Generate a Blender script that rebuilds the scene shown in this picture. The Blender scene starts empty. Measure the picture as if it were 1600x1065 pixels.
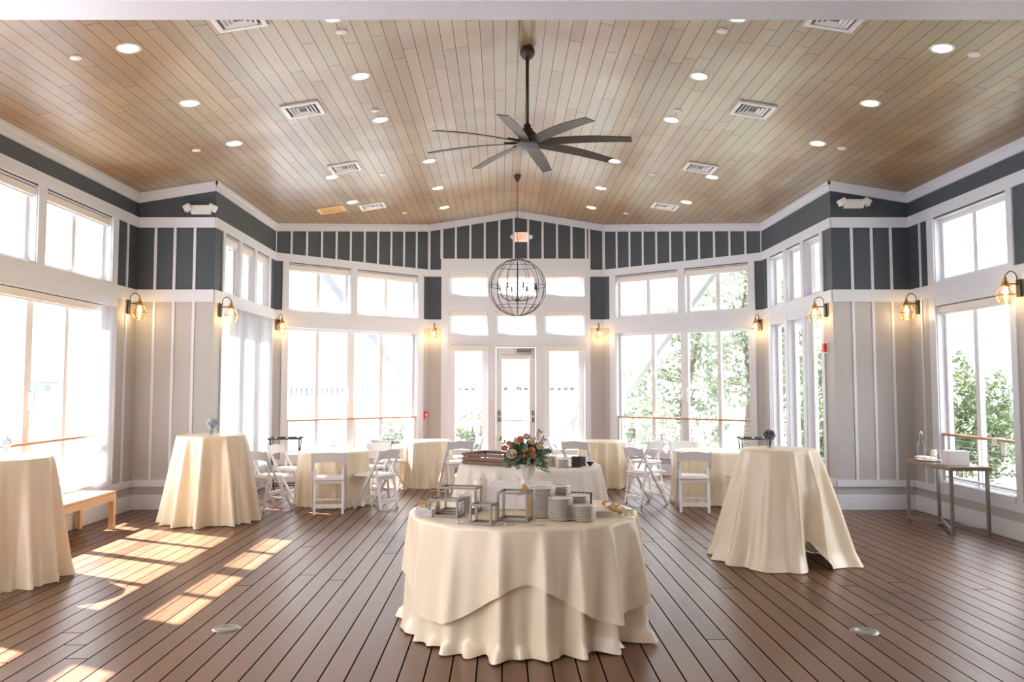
import bpy, math, random
from mathutils import Vector, Matrix
PI = math.pi
sc = bpy.context.scene
col = sc.collection
R = math.radians

# ---------------------------------------------------------------- camera, sky, sun, exposure
cam_d = bpy.data.cameras.new('camera')
cam = bpy.data.objects.new('camera', cam_d); col.objects.link(cam)
cam.location = (-0.29, 0.0, 1.65)
cam.rotation_euler = (PI/2 + 0.0667, 0, 0)
cam_d.sensor_width = 36; cam_d.sensor_fit = 'HORIZONTAL'
cam_d.lens = 36*1350/1600
cam_d.shift_x = 15.9/1600; cam_d.shift_y = -21.5/1600
cam_d.clip_end = 5000
sc.camera = cam

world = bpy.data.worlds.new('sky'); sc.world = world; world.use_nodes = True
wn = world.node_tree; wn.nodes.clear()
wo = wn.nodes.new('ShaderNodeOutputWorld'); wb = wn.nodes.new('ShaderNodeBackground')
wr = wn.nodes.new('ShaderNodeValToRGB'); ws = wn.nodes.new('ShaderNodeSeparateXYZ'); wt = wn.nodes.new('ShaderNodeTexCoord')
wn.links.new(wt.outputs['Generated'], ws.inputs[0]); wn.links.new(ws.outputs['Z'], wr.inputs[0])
# horizon kept dim behind the windows, upper sky brightened to light the room
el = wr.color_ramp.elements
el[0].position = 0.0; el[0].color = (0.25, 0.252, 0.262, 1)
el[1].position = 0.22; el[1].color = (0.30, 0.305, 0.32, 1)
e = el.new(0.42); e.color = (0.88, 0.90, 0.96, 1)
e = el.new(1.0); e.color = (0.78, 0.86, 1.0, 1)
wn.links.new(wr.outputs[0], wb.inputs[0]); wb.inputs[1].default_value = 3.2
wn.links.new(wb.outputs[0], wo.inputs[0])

sun_d = bpy.data.lights.new('sun', 'SUN'); sun_d.energy = 18; sun_d.angle = R(0.8); sun_d.color = (1.0, 0.95, 0.90)
sun = bpy.data.objects.new('sun', sun_d); col.objects.link(sun)
sun.rotation_euler = Vector((0.888, -0.46, -1.09)).to_track_quat('-Z', 'Y').to_euler()
sun.location = (-20, 20, 30)

vs = sc.view_settings
sc.display_settings.display_device = 'sRGB'
vs.view_transform = 'Standard'; vs.look = 'None'; vs.gamma = 1; vs.use_curve_mapping = False
vs.exposure = 1.68
sc.cycles.use_denoising = True
sc.cycles.max_bounces = 10; sc.cycles.diffuse_bounces = 6; sc.cycles.transparent_max_bounces = 24
sc.cycles.sample_clamp_indirect = 6
sc.cycles.caustics_reflective = False; sc.cycles.caustics_refractive = False

# ---------------------------------------------------------------- helpers
class MB:
    def __init__(s): s.v = []; s.f = []; s.mi = []; s.sm = []
    def add(s, vs, fs, mi=0, smooth=False):
        b = len(s.v); s.v += [tuple(v) for v in vs]
        for f in fs: s.f.append([b+i for i in f]); s.mi.append(mi); s.sm.append(smooth)
        return s
    def hexa(s, p, mi=0):   # p: 4 bottom + 4 top corners, same winding
        s.add(p, [(3,2,1,0),(4,5,6,7),(0,1,5,4),(1,2,6,5),(2,3,7,6),(3,0,4,7)], mi); return s
    def box(s, x0,x1,y0,y1,z0,z1, mi=0, M=None):
        p = [Vector(q) for q in ((x0,y0,z0),(x1,y0,z0),(x1,y1,z0),(x0,y1,z0),(x0,y0,z1),(x1,y0,z1),(x1,y1,z1),(x0,y1,z1))]
        if M is not None: p = [M @ q for q in p]
        return s.hexa(p, mi)
    def bar(s, a, b, w, d, mi=0, up=(0,0,1)):   # rectangular bar from a to b
        a = Vector(a); b = Vector(b); z = (b-a).normalized(); u = Vector(up)
        x = z.cross(u)
        if x.length < 1e-4: x = z.cross(Vector((0,1,0)))
        x.normalize(); y = x.cross(z)
        p = [a+x*i*w/2+y*j*d/2 for i,j in ((-1,-1),(1,-1),(1,1),(-1,1))]+[b+x*i*w/2+y*j*d/2 for i,j in ((-1,-1),(1,-1),(1,1),(-1,1))]
        return s.hexa(p, mi)
    def tube(s, pts, r, n=8, mi=0, closed=False, cap=True):
        pts = [Vector(p) for p in pts]; N = len(pts); rings = []
        rr = r if isinstance(r, (list, tuple)) else [r]*N
        prev = None
        for i, p in enumerate(pts):
            if closed: t = pts[(i+1)%N]-pts[i-1]
            else: t = pts[min(i+1,N-1)]-pts[max(i-1,0)]
            t.normalize()
            if prev is None:
                a = t.cross(Vector((0,0,1)))
                if a.length < 1e-3: a = t.cross(Vector((1,0,0)))
            else:
                a = prev - t*prev.dot(t)
            a.normalize(); prev = a; b = t.cross(a)
            rings.append([p + (a*math.cos(2*PI*k/n)+b*math.sin(2*PI*k/n))*rr[i] for k in range(n)])
        vs = [q for g in rings for q in g]; fs = []
        m = N if closed else N-1
        for i in range(m):
            j = (i+1)%N
            for k in range(n):
                fs.append((i*n+k, i*n+(k+1)%n, j*n+(k+1)%n, j*n+k))
        if cap and not closed:
            fs.append(tuple(range(n))[::-1]); fs.append(tuple((N-1)*n+k for k in range(n)))
        return s.add(vs, fs, mi, True)
    def lathe(s, prof, c=(0,0,0), n=32, mi=0, M=None, smooth=True):
        vs = []; fs = []
        for (r, z) in prof:
            for k in range(n):
                q = Vector((max(r,1e-5)*math.cos(2*PI*k/n), max(r,1e-5)*math.sin(2*PI*k/n), z))
                if M is not None: q = M @ q
                vs.append(q+Vector(c))
        for i in range(len(prof)-1):
            for k in range(n):
                fs.append((i*n+k, i*n+(k+1)%n, (i+1)*n+(k+1)%n, (i+1)*n+k))
        return s.add(vs, fs, mi, smooth)
    def build(s, name, mats, parent=None, bevel=0, loc=None):
        me = bpy.data.meshes.new(name); me.from_pydata([tuple(v) for v in s.v], [], s.f); me.update()
        if not isinstance(mats, (list, tuple)): mats = [mats]
        for m in mats: me.materials.append(m)
        me.polygons.foreach_set('material_index', s.mi); me.polygons.foreach_set('use_smooth', s.sm); me.update()
        o = bpy.data.objects.new(name, me); col.objects.link(o)
        if loc is not None: o.location = loc
        if parent is not None: o.parent = parent
        if bevel:
            b = o.modifiers.new('bevel', 'BEVEL'); b.width = bevel; b.segments = 2; b.limit_method = 'ANGLE'; b.angle_limit = R(50)
        return o

def tag(o, label=None, cat=None, group=None, kind=None):
    if label: o['label'] = label
    if cat: o['category'] = cat
    if group: o['group'] = group
    if kind: o['kind'] = kind
    return o
def thing(name, label, cat, loc=(0,0,0), rz=0, group=None):
    o = bpy.data.objects.new(name, None); col.objects.link(o)
    o.location = loc; o.rotation_euler = (0,0,rz); o.empty_display_size = 0.1
    return tag(o, label, cat, group)
def copy_tree(o, parent=None):
    c = o.copy(); col.objects.link(c)
    if parent is not None: c.parent = parent
    for ch in list(o.children): copy_tree(ch, c)
    return c
def dup(o, loc, rz=0, label=None, group=None, scale=None):
    c = copy_tree(o); c.location = loc; c.rotation_euler = (0,0,rz)
    if label: c['label'] = label
    if group: c['group'] = group
    if scale: c.scale = scale
    return c
def struct(o): o['kind'] = 'structure'; return o

# ---------------------------------------------------------------- materials
def mat(name, c, rough=0.5, metal=0.0, spec=0.5, noise=0.0, nscale=20, bump=0.0, sheen=0, transl=0.0, trans_alpha=0.0, emis=None, estr=0):
    m = bpy.data.materials.new(name); m.use_nodes = True; nt = m.node_tree; b = nt.nodes['Principled BSDF']; out = nt.nodes['Material Output']
    b.inputs['Base Color'].default_value = (*c, 1); b.inputs['Roughness'].default_value = rough
    b.inputs['Metallic'].default_value = metal; b.inputs['Specular IOR Level'].default_value = spec
    if sheen: b.inputs['Sheen Weight'].default_value = sheen
    tc = nt.nodes.new('ShaderNodeTexCoord'); nz = nt.nodes.new('ShaderNodeTexNoise'); nz.inputs['Scale'].default_value = nscale; nz.inputs['Detail'].default_value = 4
    nt.links.new(tc.outputs['Object'], nz.inputs['Vector'])
    mx = nt.nodes.new('ShaderNodeMix'); mx.data_type = 'RGBA'
    k = noise if noise else 0.03
    mx.inputs['A'].default_value = (*[x*(1-k) for x in c], 1); mx.inputs['B'].default_value = (*[min(1, x*(1+k)) for x in c], 1)
    nt.links.new(nz.outputs[0], mx.inputs['Factor']); nt.links.new(mx.outputs['Result'], b.inputs['Base Color'])
    if bump:
        bp = nt.nodes.new('ShaderNodeBump'); bp.inputs['Strength'].default_value = bump; bp.inputs['Distance'].default_value = 0.01
        nt.links.new(nz.outputs[0], bp.inputs['Height']); nt.links.new(bp.outputs[0], b.inputs['Normal'])
    sh = b.outputs[0]
    if transl:
        t = nt.nodes.new('ShaderNodeBsdfTranslucent'); t.inputs[0].default_value = (*c, 1)
        ms = nt.nodes.new('ShaderNodeMixShader'); ms.inputs[0].default_value = transl
        nt.links.new(sh, ms.inputs[1]); nt.links.new(t.outputs[0], ms.inputs[2]); sh = ms.outputs[0]
    if trans_alpha:
        t = nt.nodes.new('ShaderNodeBsdfTransparent')
        ms = nt.nodes.new('ShaderNodeMixShader'); ms.inputs[0].default_value = trans_alpha
        nt.links.new(sh, ms.inputs[1]); nt.links.new(t.outputs[0], ms.inputs[2]); sh = ms.outputs[0]
    nt.links.new(sh, out.inputs[0])
    if emis:
        b.inputs['Emission Color'].default_value = (*emis, 1); b.inputs['Emission Strength'].default_value = estr
    return m

def glass_mat(name, tint=(1,1,1), refl=0.5):
    m = bpy.data.materials.new(name); m.use_nodes = True; nt = m.node_tree; nt.nodes.clear()
    out = nt.nodes.new('ShaderNodeOutputMaterial'); t = nt.nodes.new('ShaderNodeBsdfTransparent'); t.inputs[0].default_value = (*tint, 1)
    g = nt.nodes.new('ShaderNodeBsdfGlossy'); g.inputs['Roughness'].default_value = 0.02
    fr = nt.nodes.new('ShaderNodeLayerWeight'); fr.inputs[0].default_value = 0.5
    pw = nt.nodes.new('ShaderNodeMath'); pw.operation = 'POWER'; pw.inputs[1].default_value = 4.5
    mu = nt.nodes.new('ShaderNodeMath'); mu.operation = 'MULTIPLY_ADD'; mu.inputs[1].default_value = refl*0.55; mu.inputs[2].default_value = 0.035*refl
    nt.links.new(fr.outputs['Facing'], pw.inputs[0]); nt.links.new(pw.outputs[0], mu.inputs[0])
    ms = nt.nodes.new('ShaderNodeMixShader'); nt.links.new(mu.outputs[0], ms.inputs[0])
    nt.links.new(t.outputs[0], ms.inputs[1]); nt.links.new(g.outputs[0], ms.inputs[2]); nt.links.new(ms.outputs[0], out.inputs[0])
    return m

def plank_mat(name, pitch, length, cols, gapc, gapw, rough, spec, bump=0.3, grain=0.25, gx=60, gy=2.5, knots=0.0, patch=None):
    m = bpy.data.materials.new(name); m.use_nodes = True; nt = m.node_tree; b = nt.nodes['Principled BSDF']
    N = nt.nodes.new; L = nt.links.new
    def math_(op, a, bb=None, c=None):
        n = N('ShaderNodeMath'); n.operation = op
        for i, q in enumerate((a, bb, c)):
            if q is None: continue
            if hasattr(q, 'is_linked') or hasattr(q, 'links'): L(q, n.inputs[i])
            else: n.inputs[i].default_value = q
        return n.outputs[0]
    tc = N('ShaderNodeTexCoord'); sp = N('ShaderNodeSeparateXYZ'); L(tc.outputs['Object'], sp.inputs[0])
    x = math_('DIVIDE', sp.outputs['X'], pitch); row = math_('FLOOR', x); fx = math_('SUBTRACT', x, row)
    w1 = N('ShaderNodeTexWhiteNoise'); w1.noise_dimensions = '1D'; L(row, w1.inputs['W'])
    y = math_('ADD', math_('DIVIDE', sp.outputs['Y'], length), math_('MULTIPLY', w1.outputs['Value'], 7.31))
    cy = math_('FLOOR', y); fy = math_('SUBTRACT', y, cy)
    cb = N('ShaderNodeCombineXYZ'); L(row, cb.inputs[0]); L(cy, cb.inputs[1])
    w2 = N('ShaderNodeTexWhiteNoise'); w2.noise_dimensions = '2D'; L(cb.outputs[0], w2.inputs['Vector'])
    rp = N('ShaderNodeValToRGB'); L(w2.outputs['Value'], rp.inputs[0])
    el = rp.color_ramp.elements
    while len(el) < len(cols): el.new(0.5)
    for i, c in enumerate(cols): el[i].position = i/(len(cols)-1); el[i].color = (*c, 1)
    # grain
    gv = N('ShaderNodeCombineXYZ')
    L(math_('ADD', math_('MULTIPLY', sp.outputs['X'], gx), math_('MULTIPLY', w2.outputs['Value'], 50)), gv.inputs[0]); L(math_('MULTIPLY', sp.outputs['Y'], gy), gv.inputs[1]); L(math_('MULTIPLY', w2.outputs['Value'], 31), gv.inputs[2])
    gn = N('ShaderNodeTexNoise'); gn.inputs['Scale'].default_value = 1; gn.inputs['Detail'].default_value = 6; gn.inputs['Distortion'].default_value = 1.2; L(gv.outputs[0], gn.inputs['Vector'])
    gr = math_('ADD', math_('MULTIPLY', math_('SUBTRACT', gn.outputs[0], 0.5), grain*2), 1.0)
    hs = N('ShaderNodeMix'); hs.data_type = 'RGBA'; hs.blend_type = 'MULTIPLY'; hs.inputs['Factor'].default_value = 1
    cc = N('ShaderNodeCombineColor'); L(gr, cc.inputs[0]); L(gr, cc.inputs[1]); L(gr, cc.inputs[2])
    L(rp.outputs[0], hs.inputs['A']); L(cc.outputs[0], hs.inputs['B'])
    base = hs.outputs['Result']
    if patch:   # random browner drift across boards
        pn = N('ShaderNodeTexNoise'); pn.inputs['Scale'].default_value = 0.45; pn.inputs['Detail'].default_value = 2; L(tc.outputs['Object'], pn.inputs['Vector'])
        pr_ = N('ShaderNodeValToRGB'); L(pn.outputs[0], pr_.inputs[0]); pr_.color_ramp.elements[0].position = 0.42; pr_.color_ramp.elements[1].position = 0.62
        pr_.color_ramp.elements[0].color = (*patch, 1); pr_.color_ramp.elements[1].color = (1,1,1,1)
        pm = N('ShaderNodeMix'); pm.data_type = 'RGBA'; pm.blend_type = 'MULTIPLY'; pm.inputs['Factor'].default_value = 1
        L(base, pm.inputs['A']); L(pr_.outputs[0], pm.inputs['B']); base = pm.outputs['Result']
    if knots:
        vo = N('ShaderNodeTexVoronoi'); vo.inputs['Scale'].default_value = 2.2; L(tc.outputs['Object'], vo.inputs['Vector'])
        kk = math_('LESS_THAN', vo.outputs['Distance'], knots)
        km = N('ShaderNodeMix'); km.data_type = 'RGBA'; L(math_('MULTIPLY', kk, 0.6), km.inputs['Factor']); L(base, km.inputs['A']); km.inputs['B'].default_value = (0.1,0.06,0.035,1); base = km.outputs['Result']
    g1 = math_('LESS_THAN', fx, gapw/pitch); g2 = math_('LESS_THAN', fy, gapw*1.2/length); gap = math_('MAXIMUM', g1, g2)
    gm = N('ShaderNodeMix'); gm.data_type = 'RGBA'; L(gap, gm.inputs['Factor']); L(base, gm.inputs['A']); gm.inputs['B'].default_value = (*gapc, 1)
    L(gm.outputs['Result'], b.inputs['Base Color'])
    ro = math_('ADD', math_('MULTIPLY', gn.outputs[0], 0.25), rough-0.12); L(math_('MAXIMUM', ro, math_('MULTIPLY', gap, 0.9)), b.inputs['Roughness'])
    L(math_('MULTIPLY', math_('SUBTRACT', 1.0, gap), spec), b.inputs['Specular IOR Level'])
    bp = N('ShaderNodeBump'); bp.inputs['Strength'].default_value = bump; bp.inputs['Distance'].default_value = 0.004
    L(math_('ADD', math_('MULTIPLY', gap, -1.0), math_('MULTIPLY', gn.outputs[0], 0.3)), bp.inputs['Height']); L(bp.outputs[0], b.inputs['Normal'])
    return m

M = {}
M['trim'] = mat('white_trim_paint', (0.71,0.715,0.77), 0.42)
M['greige'] = mat('greige_paint', (0.475,0.45,0.435), 0.55)
M['slate'] = mat('slate_paint', (0.058,0.069,0.085), 0.5)
M['frame'] = mat('window_vinyl', (0.78,0.77,0.78), 0.35)
M['glass'] = glass_mat('window_glass', (0.98,0.99,0.99), 0.8)
M['clear'] = glass_mat('clear_glass', (0.93,0.95,0.95), 1.0)
M['floor'] = plank_mat('deck_boards', 0.147, 7.5, [(0.090,0.038,0.018),(0.130,0.058,0.029),(0.152,0.074,0.040),(0.110,0.048,0.024)], (0.012,0.007,0.005), 0.010, 0.34, 0.42, 0.4, 0.5, 45, 2.2)
M['ceil'] = plank_mat('ceiling_planks', 0.125, 2.6, [(0.34,0.235,0.14),(0.42,0.34,0.23),(0.34,0.285,0.205),(0.44,0.34,0.22),(0.38,0.31,0.205)], (0.12,0.07,0.04), 0.005, 0.34, 0.8, 0.3, 0.22, 30, 1.2, 0.03, (0.70,0.52,0.37))
M['cloth'] = mat('ivory_satin', (0.85,0.72,0.525), 0.28, spec=0.85, transl=0.06)
M['linen'] = mat('ivory_linen', (0.86,0.79,0.70), 0.6, sheen=0.3, transl=0.12)
M['whitecloth'] = mat('white_cloth', (0.88,0.85,0.83), 0.7, sheen=0.2, transl=0.15)
M['resin'] = mat('white_resin', (0.84,0.83,0.84), 0.35)
M['bronze'] = mat('dark_bronze', (0.055,0.040,0.030), 0.45, 0.4)
M['brass'] = mat('aged_brass', (0.72,0.44,0.14), 0.28, 1.0)
M['bulb'] = mat('warm_bulb', (1,0.8,0.5), 0.3, emis=(1.0,0.62,0.28), estr=12)
M['down'] = mat('downlight_diffuser', (1,0.97,0.9), 0.3, emis=(1.0,0.88,0.70), estr=22)
M['wood'] = mat('light_pine', (0.74,0.50,0.28), 0.45, noise=0.15, nscale=30)
M['railwood'] = mat('handrail_wood', (0.50,0.24,0.11), 0.4, noise=0.15)
M['steel'] = mat('steel_cable', (0.55,0.56,0.58), 0.3, 0.9)
M['nickel'] = mat('brushed_nickel', (0.24,0.21,0.185), 0.4, 0.5, noise=0.3)
M['black'] = mat('black_metal', (0.03,0.028,0.03), 0.4)
M['china'] = mat('white_china', (0.76,0.71,0.63), 0.2)
M['whiteplastic'] = mat('white_plastic', (0.76,0.73,0.73), 0.4)
M['greyweb'] = mat('tan_webbing', (0.35,0.32,0.28), 0.7)
M['sheer'] = mat('sheer_fabric', (0.66,0.66,0.70), 0.8, transl=0.10, trans_alpha=0.05)
M['blind'] = mat('blind_fabric', (0.78,0.72,0.66), 0.6)
M['red'] = mat('alarm_red', (0.65,0.04,0.03), 0.4)
M['exitpanel'] = mat('exit_panel', (0.80,0.62,0.55), 0.4, emis=(1.0,0.75,0.65), estr=0.15)
M['exitred'] = mat('exit_letters', (0.8,0.05,0.03), 0.4, emis=(1.0,0.12,0.06), estr=0.8)
M['barn'] = mat('weathered_wood', (0.20,0.125,0.085), 0.7, noise=0.35, nscale=25)
M['tablewood'] = mat('console_top', (0.20,0.13,0.085), 0.3, noise=0.2)
M['gold'] = mat('gold_wood', (0.60,0.33,0.08), 0.35, noise=0.2)
M['ribbon'] = mat('champagne_ribbon', (0.68,0.50,0.27), 0.45, transl=0.2)
M['wax'] = mat('cream_wax', (0.90,0.84,0.72), 0.4, transl=0.3)
M['leaf'] = mat('eucalyptus_leaf', (0.15,0.22,0.12), 0.5, noise=0.35, nscale=8, transl=0.2)
M['greyleaf'] = mat('grey_green_leaf', (0.24,0.30,0.22), 0.5, noise=0.3, transl=0.2)
M['peach'] = mat('peach_petal', (0.88,0.42,0.25), 0.5, noise=0.2, transl=0.2)
M['cream'] = mat('cream_petal', (0.88,0.78,0.58), 0.5, noise=0.08, transl=0.2)
M['bluepetal'] = mat('pale_blue_petal', (0.60,0.65,0.72), 0.6, noise=0.2, transl=0.2)
M['greypetal'] = mat('dusty_grey_petal', (0.27,0.28,0.31), 0.6, noise=0.3, transl=0.15)
M['darklinen'] = mat('charcoal_napkin', (0.05,0.05,0.055), 0.8)
M['greylinen'] = mat('grey_napkin', (0.20,0.20,0.22), 0.8)
M['outlet'] = mat('floor_outlet_metal', (0.30,0.30,0.27), 0.35, 0.8)
M['foliage'] = mat('tree_foliage', (0.075,0.105,0.045), 0.6, noise=0.35, nscale=1.5, transl=0.35)
M['foliage2'] = mat('tree_foliage_pale', (0.19,0.215,0.15), 0.6, noise=0.3, nscale=1.5, transl=0.35)
M['bark'] = mat('tree_bark', (0.12,0.09,0.07), 0.85, noise=0.3)
M['fartree'] = mat('far_foliage_hazed', (0.17,0.20,0.22), 0.9, noise=0.15)  # bluish distance haze put into the colour
M['marsh'] = mat('marsh_bank', (0.26,0.27,0.22), 0.9)
M['deck'] = mat('porch_deck', (0.55,0.50,0.46), 0.6)
M['water'] = mat('sea_water', (0.20,0.24,0.28), 0.3, spec=0.8, nscale=0.3, bump=0.3)
M['paintwhite'] = mat('exterior_white_dimmed', (0.16,0.165,0.185), 0.5)  # white paint darkened in colour, standing in for its shade against bright sky
M['concrete'] = mat('pier_concrete', (0.30,0.31,0.33), 0.8)
M['amber'] = mat('amber_liquid', (0.45,0.13,0.03), 0.2)

# ---------------------------------------------------------------- room shell
RIDGE, SL = 5.097, 0.1617
def zc(x): return RIDGE - SL*abs(x)

fl = MB()
def prism(mb, poly, z0, z1, mi=0):
    n = len(poly); vs = [(x,y,z0) for x,y in poly]+[(x,y,z1) for x,y in poly]
    fs = [tuple(range(n))[::-1], tuple(range(n,2*n))]+[(i,(i+1)%n,n+(i+1)%n,n+i) for i in range(n)]
    mb.add(vs, fs, mi)
prism(fl, [(-5.38,-2.5),(5.38,-2.5),(5.38,11.77),(4.33,11.77),(4.33,14.80),(1.80,17.11),(-1.80,17.11),(-4.33,14.80),(-4.33,11.77),(-5.38,11.77)], -0.12, 0)
struct(fl.build('floor', M['floor']))

cl = MB()
def cprism(poly):
    n = len(poly); vs = [(x,y,zc(x)) for x,y in poly]+[(x,y,zc(x)+0.16) for x,y in poly]
    cl.add(vs, [tuple(range(n))[::-1], tuple(range(n,2*n))]+[(i,(i+1)%n,n+(i+1)%n,n+i) for i in range(n)])
for s in (-1, 1):
    P = [(0,4.42),(s*5.9,4.42),(s*5.9,12.15),(s*4.75,12.15),(s*4.75,15.0),(s*2.0,17.5),(0,17.5)]
    cprism(P if s > 0 else P[::-1])
struct(cl.build('ceiling', M['ceil']))

class Wall:
    def __init__(s, a, b, side):
        s.a = Vector((*a,0)); s.b = Vector((*b,0)); s.L = (s.b-s.a).length; s.d = (s.b-s.a).normalized()
        n = Vector((s.d.y, -s.d.x, 0)); c = Vector((0,10,0))
        if n.dot(s.a-c) < 0: n = -n
        s.n = n; s.flip = s.d.cross(n).z < 0
    def P(s, q, t, z): return s.a + s.d*q + s.n*t + Vector((0,0,z))
    def box(s, mb, s0, s1, z0, z1, t0, t1, mi=0):
        f = lambda q, t, z: s.P(q, t, (zc(s.P(q,t,0).x)+z[1]) if isinstance(z, tuple) else z)
        p = [f(s0,t0,z0),f(s1,t0,z0),f(s1,t1,z0),f(s0,t1,z0),f(s0,t0,z1),f(s1,t0,z1),f(s1,t1,z1),f(s0,t1,z1)]
        if s.flip: p = [p[i] for i in (3,2,1,0,7,6,5,4)]
        mb.hexa(p, mi)
C0 = ('c', 0.0)
def wall_mesh(W, holes, name, splits=(), end=None):
    mb = MB(); T = 0.15
    ss = sorted(set([0, end or W.L]+[h[0] for h in holes]+[h[1] for h in holes]+list(splits)))
    zs = sorted(set([0, 2.85]+[h[2] for h in holes]+[h[3] for h in holes]))
    for i in range(len(ss)-1):
        for j in range(len(zs)):
            z0 = zs[j]; z1 = zs[j+1] if j+1 < len(zs) else None
            sm = (ss[i]+ss[i+1])/2
            if z1 is not None and any(h[0]-1e-6 <= sm <= h[1]+1e-6 and h[2] <= (z0+z1)/2 <= h[3] for h in holes): continue
            W.box(mb, ss[i], ss[i+1], z0, z1 if z1 is not None else ('c', 0.02), 0, T, 0 if z0 < 2.84 else 1)
    # jamb linings
    tr = MB()
    for (a,b,c,d) in holes:
        W.box(tr, a-0.001, a+0.012, c, d, -0.001, T+0.01); W.box(tr, b-0.012, b+0.001, c, d, -0.001, T+0.01)
        W.box(tr, a, b, d-0.012, d+0.001, -0.001, T+0.01); W.box(tr, a, b, c-0.001, c+0.02, -0.001, T+0.01)
    o = struct(mb.build(name, [M['greige'], M['slate']]))
    tr.build('window_jamb', M['trim'], o)
    return o

nwin = [0]; ntrim = [0]; nbase = [0]
def window(W, a, b, c, d, mulls=(), handle=None):
    nwin[0] += 1
    mb = MB(); fw = 0.05; t0, t1 = 0.085, 0.14
    a2, b2, c2, d2 = a+0.012, b-0.012, c+0.02, d-0.012
    W.box(mb, a2, a2+fw, c2, d2, t0, t1); W.box(mb, b2-fw, b2, c2, d2, t0, t1)
    W.box(mb, a2+fw, b2-fw, c2, c2+fw, t0, t1); W.box(mb, a2+fw, b2-fw, d2-fw, d2, t0, t1)
    for (m, w) in mulls: W.box(mb, m-w/2, m+w/2, c2+fw, d2-fw, t0-0.005, t1-0.003)
    o = struct(mb.build('window_%d' % nwin[0], M['frame']))
    g = MB(); W.box(g, a2+fw, b2-fw, c2+fw, d2-fw, 0.112, 0.116); g.build('glass_pane', M['glass'], o)
    if handle:
        h = MB()
        for hs in handle:
            h.tube([W.P(hs,0.08,1.36), W.P(hs,0.035,1.36), W.P(hs,0.03,1.40), W.P(hs,0.03,1.54), W.P(hs,0.035,1.58), W.P(hs,0.08,1.58)], 0.011, 6)
        h.build('door_handle', M['whiteplastic'], o)
    return o
def trim(W, items, mat_='trim'):
    ntrim[0] += 1; mb = MB()
    for it in items:
        s0,s1,z0,z1 = it[:4]; t = it[4] if len(it) > 4 else 0.022
        W.box(mb, s0, s1, z0, z1, -t, 0.0)
    return struct(mb.build('trim_%d' % ntrim[0], M[mat_]))
def baseboard(W, name, a=0, b=None):
    mb = MB(); b = W.L if b is None else b
    W.box(mb, a, b, 0, 0.175, -0.022, 0); W.box(mb, a, b, 0.175, 0.192, -0.014, 0)
    return struct(mb.build(name, M['trim']))
def crown(W):
    return [(0, W.L, ('c',-0.135), ('c',-0.004), 0.02), (0, W.L, ('c',-0.05), ('c',-0.002), 0.034)]

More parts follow.
